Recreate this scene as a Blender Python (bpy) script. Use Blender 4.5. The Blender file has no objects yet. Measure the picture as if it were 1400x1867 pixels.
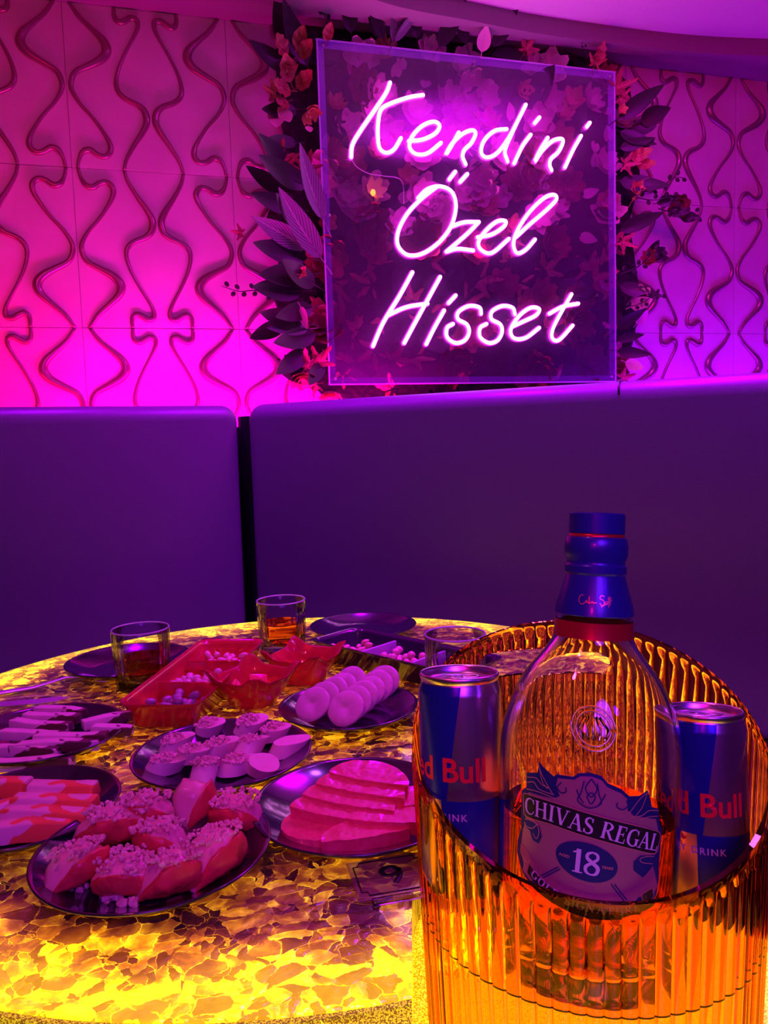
import bpy, bmesh, math, random
from mathutils import Vector, Matrix, noise
from math import sin, cos, pi, radians, sqrt, atan2, hypot
random.seed(7)
S = bpy.context.scene
COL = S.collection

# ------------------------------------------------------------ camera
F = 1400.0; PITCH = radians(5.2); ROLL = radians(1.8)
CAM = Vector((0, 0, 1.08)); TZ = 0.75
fw = Vector((0, cos(PITCH), -sin(PITCH))); r0 = Vector((1, 0, 0)); u0 = r0.cross(fw)
rt = r0*cos(ROLL) - u0*sin(ROLL); up = u0*cos(ROLL) + r0*sin(ROLL)
cd = bpy.data.cameras.new('camera'); cam = bpy.data.objects.new('camera', cd); COL.objects.link(cam)
cd.sensor_fit = 'VERTICAL'; cd.sensor_height = 36.0; cd.lens = F/1867*36.0; cd.clip_start = 0.01
M = Matrix((rt, up, -fw)).transposed().to_4x4(); M.translation = CAM
cam.matrix_world = M; S.camera = cam
cd.dof.use_dof = False

def ray(x, y): return fw + rt*((x-700)/F) + up*((933.5-y)/F)
def at(x, y, z=TZ):
    d = ray(x, y); return CAM + d*((z-CAM.z)/d.z)
def atd(x, y, D):
    d = ray(x, y); return CAM + d*(D/d.y)

# ------------------------------------------------------------ world, exposure, lights
w = bpy.data.worlds.new('world'); S.world = w; w.use_nodes = True
w.node_tree.nodes['Background'].inputs[0].default_value = (0.25, 0.02, 0.45, 1)
w.node_tree.nodes['Background'].inputs[1].default_value = 0.05
S.view_settings.view_transform = 'Standard'; S.view_settings.look = 'None'
S.view_settings.exposure = 0.0; S.view_settings.gamma = 1.0
S.view_settings.use_curve_mapping = False

# wall frame: WP is the sign's left edge on the sign plane, ww runs along the wall, wn points to the room
WA = radians(15.5)
ww = Vector((cos(WA), sin(WA), 0)); wn = Vector((sin(WA), -cos(WA), 0))
WD = 2.6; KS = WD/2.2      # distance of the sign's left edge
WP = atd(589, 387, WD); WP.z = 0
def zs(z): return 1.08+(z-1.08)*KS
def wpt(t, z, off=0.0):
    p = WP + ww*t + wn*off; p.z = z; return p
def wall_uv(x, y, off=0.0):
    d = ray(x, y); Q = WP + wn*off; k = ((Q-CAM).dot(wn))/d.dot(wn); X = CAM + d*k
    return (X-WP).dot(ww), X.z

def area(name, loc, target, size, power, color, size_y=None, spread=None):
    l = bpy.data.lights.new(name, 'AREA'); l.energy = power; l.color = color
    if size_y: l.shape = 'RECTANGLE'; l.size = size; l.size_y = size_y
    else: l.shape = 'DISK'; l.size = size
    if spread: l.spread = radians(spread)
    o = bpy.data.objects.new(name, l); COL.objects.link(o)
    o.location = loc
    o.rotation_euler = (Vector(target)-Vector(loc)).to_track_quat('-Z', 'Y').to_euler()
    return o
# cove strips standing on the back of the booth, washing the wall upward
def strip(name, t0, t1, z, power, color, off=0.16):
    a = wpt((t0+t1)/2, z, off)
    l = bpy.data.lights.new(name, 'AREA'); l.energy = power; l.color = color; l.shape = 'RECTANGLE'
    l.size = t1-t0; l.size_y = 0.03
    o = bpy.data.objects.new(name, l); COL.objects.link(o)
    n = (wpt((t0+t1)/2, z+0.60, -0.07)-a).normalized()
    X = ww.copy(); Z = -n; Y = Z.cross(X); mm = Matrix((X, Y, Z)).transposed().to_4x4(); mm.translation = a
    o.matrix_world = mm
strip('cove_light_pink', -1.60, -0.80, 1.08, 5.5, (1.0, 0.0, 0.12), 0.13)
strip('cove_light_magenta', -0.72, 0.25, 1.08, 14.0, (1.0, 0.0, 0.62), 0.13)
strip('cove_light_violet', 0.95, 2.1, 1.08, 8.0, (0.34, 0.0, 1.0), 0.14)
def spot(name, loc, target, power, color, cone, blend=0.6, r=0.04):
    l = bpy.data.lights.new(name, 'SPOT'); l.energy = power; l.color = color; l.spot_size = radians(cone); l.spot_blend = blend; l.shadow_soft_size = r
    o = bpy.data.objects.new(name, l); COL.objects.link(o); o.location = loc
    o.rotation_euler = (Vector(target)-Vector(loc)).to_track_quat('-Z', 'Y').to_euler(); return o
# warm red washes on the upper wall
spot('red_wash_light', (-0.9, 0.9, 2.1), wpt(-0.8, 1.7), 14, (1.0, 0.0, 0.08), 75, 1.0)
spot('red_wash_light_right', (1.6, 1.2, 2.2), wpt(1.6, 2.25), 20, (1.0, 0.0, 0.08), 75, 1.0)
# ceiling wash
spot('ceiling_wash_light', (0.80, 1.80, 2.22), (0.83, 1.87, 2.6), 280, (0.80, 0.0, 1.0), 118, 1.0, 0.05)
for bx, by in ((-0.02, 1.80), (0.50, 1.545), (1.0, 1.26)): spot('booth_top_light', (bx, by, 2.3), (bx, by+.03, 1.1), 130, (0.44, 0.0, 1.0), 85, 1.0)
spot('booth_top_light_left', (-0.72, 1.79, 2.3), (-0.72, 1.82, 1.1), 80, (0.40, 0.0, 1.0), 85, 1.0)
area('violet_fill_light', (0.3, -1.3, 2.1), (0.1, 0.9, 0.65), 0.9, 6.0, (0.36, 0.02, 1.0), spread=80)  # added fill behind the camera so cans and booth catch violet sheen
# coloured club spots over the table
spot('blue_spot_light', (0.55, -0.35, 1.55), (0.13, 0.5, 0.9), 6, (0.12, 0.0, 1.0), 40, 0.6, 0.05)
spot('magenta_spot_light', (-0.45, 0.25, 2.2), (-0.12, 0.85, 0.75), 15, (1.0, 0.06, 0.36), 60, 0.8, 0.05)
spot('violet_spot_light', (0.35, 1.3, 2.3), (0.0, 0.80, 0.75), 8.5, (0.42, 0.07, 1.0), 60, 0.8, 0.05)
spot('pink_front_light', (-0.25, -0.5, 1.45), (0.14, 0.5, 0.9), 12, (1.0, 0.0, 0.28), 36, 0.8, 0.05)

# ------------------------------------------------------------ material helpers
def mat(name, color=(1, 1, 1), rough=0.5, metal=0.0, coat=0.0, emit=None, estr=0.0, trans=0.0, ior=1.45, sub=0.0, spec=None):
    m = bpy.data.materials.new(name); m.use_nodes = True
    b = m.node_tree.nodes['Principled BSDF']
    b.inputs['Base Color'].default_value = (*color, 1); b.inputs['Roughness'].default_value = rough
    b.inputs['Metallic'].default_value = metal; b.inputs['Coat Weight'].default_value = coat
    b.inputs['Coat Roughness'].default_value = 0.08
    b.inputs['Transmission Weight'].default_value = trans; b.inputs['IOR'].default_value = ior
    if spec is not None: b.inputs['Specular IOR Level'].default_value = spec
    if sub:
        b.inputs['Subsurface Weight'].default_value = sub; b.inputs['Subsurface Radius'].default_value = (1, .4, .3)
        b.inputs['Subsurface Scale'].default_value = 0.006
    if emit:
        b.inputs['Emission Color'].default_value = (*emit, 1); b.inputs['Emission Strength'].default_value = estr
    return m
class N:
    """small node-graph helper"""
    def __init__(s, m): s.t = m.node_tree; s.b = s.t.nodes.get('Principled BSDF')
    def n(s, typ, **k):
        x = s.t.nodes.new(typ)
        for a, v in k.items(): setattr(x, a, v)
        return x
    def l(s, a, b): s.t.links.new(a, b)
    def math(s, op, a, b=None, c=None, clamp=False):
        x = s.n('ShaderNodeMath', operation=op); x.use_clamp = clamp
        for i, v in enumerate((a, b, c)):
            if v is None: continue
            if isinstance(v, (int, float)): x.inputs[i].default_value = v
            else: s.l(v, x.inputs[i])
        return x.outputs[0]
    def ramp(s, fac, stops, interp='LINEAR'):
        x = s.n('ShaderNodeValToRGB'); x.color_ramp.interpolation = interp
        e = x.color_ramp.elements
        while len(e) < len(stops): e.new(0.5)
        for i, (p, c) in enumerate(stops):
            e[i].position = p; e[i].color = (*c, 1) if len(c) == 3 else c
        s.l(fac, x.inputs[0]); return x.outputs[0]
    def mix(s, fac, a, b, typ='MIX'):
        x = s.n('ShaderNodeMix', data_type='RGBA', blend_type=typ)
        for i, v in ((0, fac), (6, a), (7, b)):
            if isinstance(v, (int, float)): x.inputs[i].default_value = v
            elif isinstance(v, tuple): x.inputs[i].default_value = (*v, 1)
            else: s.l(v, x.inputs[i])
        return x.outputs[2]
    def obj(s): return s.n('ShaderNodeTexCoord').outputs['Object']
    def noise(s, scale, detail=3, vec=None, rough=0.5):
        x = s.n('ShaderNodeTexNoise'); x.inputs['Scale'].default_value = scale; x.inputs['Detail'].default_value = detail
        x.inputs['Roughness'].default_value = rough
        s.l(vec or s.obj(), x.inputs['Vector']); return x
    def bump(s, h, strength=0.3, dist=0.002):
        x = s.n('ShaderNodeBump'); x.inputs['Strength'].default_value = strength; x.inputs['Distance'].default_value = dist
        s.l(h, x.inputs['Height']); s.l(x.outputs[0], s.b.inputs['Normal'])

def noisy(name, c1, c2, scale, rough=0.5, bump=0.0, bd=0.002, **k):
    m = mat(name, c1, rough, **k); g = N(m)
    nz = g.noise(scale, 4)
    g.l(g.ramp(nz.outputs[0], [(0.38, c1), (0.62, c2)]), g.b.inputs['Base Color'])
    if bump: g.bump(nz.outputs[0], bump, bd)
    return m

def glass(name, color, rough=0.0, ior=1.45):
    m = bpy.data.materials.new(name); m.use_nodes = True; t = m.node_tree
    t.nodes.remove(t.nodes['Principled BSDF'])
    g = t.nodes.new('ShaderNodeBsdfGlass'); g.inputs['Color'].default_value = (*color, 1)
    g.inputs['Roughness'].default_value = rough; g.inputs['IOR'].default_value = ior
    t.links.new(g.outputs[0], t.nodes['Material Output'].inputs['Surface'])
    return m

MT = {}
MT['wall'] = noisy('wall_panel_plaster', (0.78, 0.72, 0.70), (0.70, 0.64, 0.62), 6, 0.42)
MT['gold'] = mat('antique_gold_relief', (0.34, 0.22, 0.22), 0.28, 0.6)
MT['ceil'] = mat('ceiling_paint', (0.8, 0.8, 0.8), 0.7)
MT['floor'] = noisy('dark_floor', (0.04, 0.035, 0.04), (0.06, 0.05, 0.05), 8, 0.4)
MT['leather'] = noisy('booth_leatherette', (0.15, 0.115, 0.17), (0.135, 0.10, 0.155), 300, 0.40, bump=0.08, bd=0.0006)
MT['black'] = mat('black_plastic', (0.012, 0.011, 0.016), 0.3)
MT['plate'] = mat('black_glazed_plate', (0.012, 0.010, 0.018), 0.16, coat=0.8)
MT['steel'] = mat('polished_steel', (0.8, 0.8, 0.83), 0.34, 0.9)
MT['alu'] = mat('aluminium', (0.8, 0.8, 0.83), 0.28, 1.0)

# ------------------------------------------------------------ mesh helpers
def prop(o, label=None, cat=None, group=None, kind=None):
    if label: o['label'] = label
    if cat: o['category'] = cat
    if group: o['group'] = group
    if kind: o['kind'] = kind
    return o
def link(name, me, m=None, parent=None, smooth=True):
    if m is not None:
        for x in (m if isinstance(m, (list, tuple)) else [m]): me.materials.append(x)
    if smooth:
        for p in me.polygons: p.use_smooth = True
    o = bpy.data.objects.new(name, me); COL.objects.link(o)
    if parent: o.parent = parent
    return o
def fin(name, bm, m=None, parent=None, smooth=True, recalc=True):
    if recalc: bmesh.ops.recalc_face_normals(bm, faces=bm.faces)
    me = bpy.data.meshes.new(name); bm.to_mesh(me); bm.free()
    return link(name, me, m, parent, smooth)
def sharp(o, ang=40):
    o.data.set_sharp_from_angle(angle=radians(ang)); return o
def empty(name, loc=(0, 0, 0), rot=(0, 0, 0)):
    o = bpy.data.objects.new(name, None); COL.objects.link(o); o.empty_display_size = 0.02
    o.location = loc; o.rotation_euler = rot; return o
def lathe(bm, prof, seg=48, center=(0, 0), cap0=False, cap1=False, fr=None, sy=1.0):
    rings = []
    for r, z in prof:
        if r < 1e-6: rings.append([bm.verts.new((center[0], center[1], z))]); continue
        ring = []
        for i in range(seg):
            a = 2*pi*i/seg; rr = r*(fr(a, z) if fr else 1)
            ring.append(bm.verts.new((center[0]+rr*cos(a), center[1]+sy*rr*sin(a), z)))
        rings.append(ring)
    for A, B in zip(rings, rings[1:]):
        for i in range(seg):
            j = (i+1) % seg
            if len(A) == 1 and len(B) == 1: continue
            if len(A) == 1: bm.faces.new((A[0], B[j], B[i]))
            elif len(B) == 1: bm.faces.new((A[i], A[j], B[0]))
            else: bm.faces.new((A[i], A[j], B[j], B[i]))
    if cap0 and len(rings[0]) > 1: bm.faces.new(rings[0][::-1])
    if cap1 and len(rings[-1]) > 1: bm.faces.new(rings[-1])
    return rings
def box(bm, c, s, bev=0.0, seg=3, mtx=None):
    r = bmesh.ops.create_cube(bm, size=1.0)
    vs = r['verts']
    bmesh.ops.scale(bm, vec=s, verts=vs); bmesh.ops.translate(bm, vec=c, verts=vs)
    if bev:
        es = list({e for v in vs for e in v.link_edges})
        rr = bmesh.ops.bevel(bm, geom=es, offset=bev, segments=seg, affect='EDGES', profile=0.5)
        vs = list({v for v in rr['verts']} | {v for f in rr['faces'] for v in f.verts})
        vs = [v for v in vs if v.is_valid]
        # collect the whole island
        seen = set(vs); st = list(vs)
        while st:
            v = st.pop()
            for e in v.link_edges:
                o = e.other_vert(v)
                if o not in seen: seen.add(o); st.append(o)
        vs = list(seen)
    if mtx is not None: bmesh.ops.transform(bm, matrix=mtx, verts=vs)
    return vs
def smooth_pts(pts, k=6):
    P = [Vector(p) for p in pts]
    if len(P) < 3: return P
    out = []
    for i in range(len(P)-1):
        a = P[i-1] if i else P[0]*2-P[1]; b = P[i]; c = P[i+1]; d = P[i+2] if i+2 < len(P) else P[-1]*2-P[-2]
        for j in range(k):
            t = j/k
            out.append(0.5*((2*b)+(c-a)*t+(2*a-5*b+4*c-d)*t*t+(3*b-a-3*c+d)*t**3))
    out.append(P[-1]); return out
def tube(bm, pts, rad, seg=8, flat=1.0, nrm=None, caps=True):
    """rad: float or list; flat scales the section along nrm"""
    P = [Vector(p) for p in pts]; n = len(P); rings = []
    ref = Vector(nrm) if nrm is not None else Vector((0.13, 0.21, 0.97))
    for i, p in enumerate(P):
        t = (P[min(i+1, n-1)]-P[max(i-1, 0)]).normalized()
        b = t.cross(ref)
        if b.length < 1e-4: b = t.cross(Vector((1, 0, 0)))
        b.normalize(); c = b.cross(t).normalized()
        r = rad[i] if isinstance(rad, (list, tuple)) else rad
        rings.append([bm.verts.new(p + b*(r*cos(2*pi*k/seg)) + c*(r*flat*sin(2*pi*k/seg))) for k in range(seg)])
    for A, B in zip(rings, rings[1:]):
        for k in range(seg):
            bm.faces.new((A[k], A[(k+1) % seg], B[(k+1) % seg], B[k]))
    if caps: bm.faces.new(rings[0][::-1]); bm.faces.new(rings[-1])
def cap_tube(bm, pts, r, seg=8, nrm=None):
    """tube with rounded ends"""
    P = [Vector(p) for p in pts]
    a = (P[0]-P[1]).normalized(); b = (P[-1]-P[-2]).normalized()
    Q = [P[0]+a*r, P[0]+a*r*0.87, P[0]+a*r*0.5]+P+[P[-1]+b*r*0.5, P[-1]+b*r*0.87, P[-1]+b*r]
    R = [r*0.05, r*0.5, r*0.87]+[r]*len(P)+[r*0.87, r*0.5, r*0.05]
    tube(bm, Q, R, seg, nrm=nrm)
def prism(bm, poly, z0, z1, mtx=None):
    A = [bm.verts.new((x, y, z0)) for x, y in poly]; B = [bm.verts.new((x, y, z1)) for x, y in poly]
    n = len(poly)
    for i in range(n): bm.faces.new((A[i], A[(i+1) % n], B[(i+1) % n], B[i]))
    bm.faces.new(A[::-1]); bm.faces.new(B)
    if mtx is not None: bmesh.ops.transform(bm, matrix=mtx, verts=A+B)
    return A+B
def jitter(bm, amp, freq, seed=0):
    for v in bm.verts:
        d = noise.noise_vector(v.co*freq + Vector((seed*7.3, seed*3.1, seed)))
        v.co += d*amp

# ============================================================ SETTING
CZ = zs(2.238)+0.06           # ceiling
bm = bmesh.new()
box(bm, (0, 0, -0.05), (8, 8, 0.1)); prop(fin('floor', bm, MT['floor'], smooth=False), kind='structure')
bm = bmesh.new()
box(bm, (0, 0, CZ+0.05), (8, 8, 0.1)); prop(fin('ceiling', bm, MT['ceil'], smooth=False), kind='structure')
# wall with relief panels
WOFF = -0.083
PIT = 0.4143*KS; T0 = -0.653*KS; Z0 = zs(2.238)
bm = bmesh.new()
def wq(t0, t1, z0, z1, o0, o1):
    for (a, b, c, d) in (((t0, z0, o1), (t1, z0, o1), (t1, z1, o1), (t0, z1, o1)), ((t0, z0, o0), (t0, z1, o0), (t1, z1, o0), (t1, z0, o0)),
                         ((t0, z1, o1), (t1, z1, o1), (t1, z1, o0), (t0, z1, o0)), ((t0, z0, o0), (t1, z0, o0), (t1, z0, o1), (t0, z0, o1)),
                         ((t0, z0, o0), (t0, z0, o1), (t0, z1, o1), (t0, z1, o0)), ((t1, z0, o1), (t1, z0, o0), (t1, z1, o0), (t1, z1, o1))):
        bm.faces.new([bm.verts.new(wpt(*q)) for q in (a, b, c, d)])
wq(-3.2, 4.2, 0.0, CZ, WOFF-0.15, WOFF-0.008)
for k in range(-4, 8):
    for r in range(0, 5):
        t = T0+k*PIT; z = Z0-(r+1)*PIT
        wq(t+0.0008, t+PIT-0.0008, max(z+0.0008, 0.3), z+PIT-0.0008, WOFF-0.009, WOFF-0.0015+random.uniform(-0.0008, 0.0008))
wall = prop(fin('wall_back', bm, MT['wall'], smooth=False), kind='structure')
CB = [(.035, 0, .7), (.05, .06, .8), (.075, .10, 1.25), (.115, .113, 1.35), (.16, .085, 1.2), (.205, .078, 1.2), (.238, .11, 1.25), (.237, .16, 1.1), (.20, .23, .85), (.145, .31, .75), (.075, .39, .8), (.03, .47, 1.0), (.03, .53, 1.15), (.06, .585, 1.2), (.14, .63, 1.45), (.215, .675, 1.8), (.252, .73, 2.0), (.235, .79, 1.7), (.17, .855, 1.2), (.10, .92, 1.0), (.045, 1.0, .7)]
CC = [(.315, 0, .7), (.335, .07, .8), (.39, .165, 1.05), (.44, .24, 1.3), (.472, .31, 1.5), (.462, .375, 1.5), (.42, .415, 1.25), (.36, .44, 1.15), (.315, .475, 1.15), (.297, .53, 1.0), (.315, .62, .8), (.365, .73, .7), (.415, .82, .7), (.448, .89, .9), (.445, .935, 1.15), (.41, .945, 1.3), (.375, .925, 1.3), (.345, .912, 1.25), (.318, .925, 1.1), (.308, .96, .9), (.31, 1.0, .7)]
bm = bmesh.new()
for k in range(-2, 7):
    for r in range(0, 4):
        for C in (CB, CC):
            for mir in (0, 1):
                pts = []; rad = []
                for u, v, wd in C:
                    uu = 1-u if mir else u; vv = v if r % 2 == 1 else 1-v
                    pts.append((uu, vv, wd))
                if r % 2 == 0: pts = pts[::-1]
                sp = smooth_pts(pts, 4)
                P = [wpt(T0+(k+p[0])*PIT, Z0-(r+p[1]*0.995+0.0025)*PIT, WOFF) for p in sp]
                tube(bm, P, [0.0062*KS*p[2] for p in sp], 8, flat=1.0, nrm=wn, caps=True)
relief = fin('relief_moulding', bm, MT['gold'], wall)
# soffit strip along the wall with a curved front edge
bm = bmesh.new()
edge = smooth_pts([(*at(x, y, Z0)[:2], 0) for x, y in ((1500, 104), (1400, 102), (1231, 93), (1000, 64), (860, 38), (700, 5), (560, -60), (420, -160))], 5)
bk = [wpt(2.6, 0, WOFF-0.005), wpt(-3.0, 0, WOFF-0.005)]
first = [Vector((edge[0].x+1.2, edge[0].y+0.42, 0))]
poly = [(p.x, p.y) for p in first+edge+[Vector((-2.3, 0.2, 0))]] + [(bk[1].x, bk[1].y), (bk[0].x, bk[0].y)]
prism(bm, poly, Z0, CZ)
prop(fin('trim_1', bm, mat('soffit_painted_shade', (.30, .24, .26), .7), smooth=False), kind='structure')  # darker than the ceiling paint to put the strip's shade into the colour
# remaining walls
for nm, c, s in (('wall_left', (-2.7, 0, 1.15), (0.1, 6, 2.3)), ('wall_right', (2.9, 0, 1.15), (0.1, 8, 2.3)), ('wall_front', (0, -3, 1.15), (6, 0.1, 2.3))):
    bm = bmesh.new(); box(bm, c, s); prop(fin(nm, bm, MT['leather'], smooth=False), kind='structure')

# ============================================================ BOOTH
BT = 1.19
P0 = Vector((-0.363, 2.022, 0)); P1 = Vector((0.4955, 1.603, 0)); P2 = Vector((1.18, 1.205, 0)); PL = Vector((-0.871, 1.775, 0))
dl = (PL-P0).normalized(); PL2 = P0+dl*1.05
dr = (P1-P0).normalized(); P1 = P0+dr*(P1-P0).length
P3 = P2+Vector((0.12, -0.9, 0))
def booth(label, A, B, top=BT, th=0.13):
    """A left end, B right end of the cushion's front top edge, seen from the table"""
    d = (B-A).normalized(); L = (B-A).length
    X = d; Y = Vector((-d.y, d.x, 0)); e = empty('booth_seat', (A.x, A.y, 0), (0, 0, atan2(d.y, d.x)))
    prop(e, label, 'booth seat', 'booth seats along the wall')
    bm = bmesh.new(); box(bm, (L/2, th/2, (0.47+top)/2), (L-0.004, th, top-0.47), 0.042, 7)
    o = fin('backrest', bm, MT['leather'], e)
    bm = bmesh.new(); box(bm, (L/2, -0.20+th/2, 0.40), (L-0.25, 0.40+th, 0.13), 0.03, 5)
    fin('seat_cushion', bm, MT['leather'], e)
    bm = bmesh.new(); box(bm, (L/2, -0.17+th/2, 0.17), (L-0.27, 0.34+th, 0.33), 0.004, 1)
    fin('plinth', bm, MT['black'], e, smooth=False)
    return e
booth('purple-lit upholstered booth back on the left of the dark corner seam', PL2, P0-dr*0.004)
eb = booth('long purple-lit booth back running right from the corner below the neon sign', P0, P2)
bm = bmesh.new(); sx = (P1-P0).length
tube(bm, [(sx, 0.10, BT+.0005), (sx, 0.034, BT+.0005), (sx+.001, 0.016, BT-.005), (sx+.002, 0.006, BT-.013), (sx+.003, 0.001, BT-.028)], 0.0022, 6)
fin('stitched_seam', bm, MT['black'], eb)
bm = bmesh.new()
for (A, B) in ((PL2, P0), (P0, P2)):
    d_ = (B-A).normalized(); nn = Vector((-d_.y, d_.x, 0)); a_, b_ = A+nn*0.135-d_*.05*(A is P0), B+nn*0.135+d_*.10*(B is P0); c_, e_ = b_+nn*0.10, a_+nn*0.10
    prism(bm, [(a_.x, a_.y), (b_.x, b_.y), (c_.x, c_.y), (e_.x, e_.y)], 0, BT-.055)
prop(fin('light_block_ledge', bm, MT['black'], smooth=False), kind='structure')  # added dark ledge, unseen, stops cove light leaking past the booth backs
bm = bmesh.new(); cc_ = P0+Vector((0.02, 0.075, 0)); lathe(bm, [(0, .5), (.045, .5), (.045, BT-.03), (0, BT-.03)], 16, center=(cc_.x, cc_.y)); prop(fin('light_block_post', bm, MT['black'], smooth=False), kind='structure')  # added dark filler post, blocks light behind the corner seam

# ============================================================ NEON SIGN
SZ0, SZ1, ST = zs(1.2465), zs(2.180), 0.921*KS
M_acr = bpy.data.materials.new('clear_acrylic'); M_acr.use_nodes = True
g = N(M_acr); t = M_acr.node_tree; t.nodes.remove(g.b)
tr = g.n('ShaderNodeBsdfTransparent'); tr.inputs[0].default_value = (0.93, 0.90, 0.97, 1)
gl = g.n('ShaderNodeBsdfGlossy'); gl.inputs['Roughness'].default_value = 0.03; gl.inputs[0].default_value = (1, 1, 1, 1)
di = g.n('ShaderNodeBsdfDiffuse'); di.inputs[0].default_value = (0.75, 0.62, 0.95, 1)
m1 = g.n('ShaderNodeMixShader'); m1.inputs[0].default_value = 0.08; g.l(tr.outputs[0], m1.inputs[1]); g.l(di.outputs[0], m1.inputs[2])
m2 = g.n('ShaderNodeMixShader'); fr = g.n('ShaderNodeFresnel'); fr.inputs[0].default_value = 1.45
g.l(fr.outputs[0], m2.inputs[0]); g.l(m1.outputs[0], m2.inputs[1]); g.l(gl.outputs[0], m2.inputs[2])
g.l(m2.outputs[0], t.nodes['Material Output'].inputs['Surface'])
M_edge = mat('glowing_frosted_edge', (0.75, 0.65, 0.95), 0.35, emit=(0.35, 0.02, 1.0), estr=0.12)  # edge is no lamp; emission stands in for neon light carried in the sheet
M_tube = mat('neon_tube_white_pink', (1, 1, 1), 0.4, emit=(1.0, 0.36, 1.0), estr=7.5)
M_jack = mat('neon_halo_jacket', (0.9, 0.3, 0.9), 0.4, emit=(1.0, 0.03, 0.9), estr=3.0)  # magenta emission paints the halo beside the tube's white core
sign = empty('neon_sign', WP + Vector((0, 0, SZ0)), (0, 0, WA))
prop(sign, 'square clear acrylic sign with glowing pink-white neon handwriting hung on the wall', 'neon sign')
# local: x along wall, -y to the room, z up
bm = bmesh.new(); box(bm, (ST/2, 0.004, (SZ1-SZ0)/2), (ST, 0.005, SZ1-SZ0)); fin('acrylic_panel', bm, M_acr, sign, smooth=False)
H = SZ1-SZ0
bm = bmesh.new()
for c, s in (((ST/2, 0.004, H-0.001), (ST+.004, 0.0075, 0.004)), ((ST/2, 0.004, 0.001), (ST+.004, 0.0075, 0.004)), ((0.001, 0.004, H/2), (0.004, 0.0075, H)), ((ST-0.001, 0.004, H/2), (0.004, 0.0075, H))):
    box(bm, c, s)
fin('panel_edge', bm, M_edge, sign, smooth=False)
# narrow frosted border rebate; emission puts in its edge-lit glow
M_bord = bpy.data.materials.new('glowing_frosted_border'); M_bord.use_nodes = True
g = N(M_bord); t = M_bord.node_tree
tr = g.n('ShaderNodeBsdfTransparent'); mx = g.n('ShaderNodeMixShader'); mx.inputs[0].default_value = 0.30
g.b.inputs['Base Color'].default_value = (0.7, 0.6, 0.95, 1); g.b.inputs['Roughness'].default_value = 0.4
g.b.inputs['Emission Color'].default_value = (0.3, 0.0, 1.0, 1); g.b.inputs['Emission Strength'].default_value = 0.25
g.l(tr.outputs[0], mx.inputs[1]); g.l(g.b.outputs[0], mx.inputs[2]); g.l(mx.outputs[0], t.nodes['Material Output'].inputs['Surface'])
bm = bmesh.new(); bw = 0.024
for c, s in (((ST/2, 0.0085, H-bw/2), (ST-.004, 0.001, bw)), ((ST/2, 0.0085, bw/2), (ST-.004, 0.001, bw)), ((bw/2, 0.0085, H/2), (bw, 0.001, H-2*bw)), ((ST-bw/2, 0.0085, H/2), (bw, 0.001, H-2*bw))):
    box(bm, c, s)
fin('glowing_frosted_border', bm, M_bord, sign, smooth=False)
for (sx, sz) in ((.02, .02), (.02, H/2), (.02, H-.02), (ST/2, H-.02), (ST-.02, .02), (ST-.02, H/2), (ST-.02, H-.02)):
    bm = bmesh.new(); lathe(bm, [(0, -.004), (.0045, -.004), (.0045, -.001), (.0035, 0.0), (.0035, 0.05), (0, .05)], 12)
    o = fin('standoff_screw', bm, MT['steel'], sign); o.rotation_euler = (-pi/2, 0, 0); o.location = (sx, 0, sz)
def zl(p):   # tracing coordinates on the enlarged photo -> sign plane
    t, z = wall_uv(560+p[0]*590/1400, 50+p[1]*590/1400, 0.008); return Vector((t, -0.008, z-SZ0))
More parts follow.
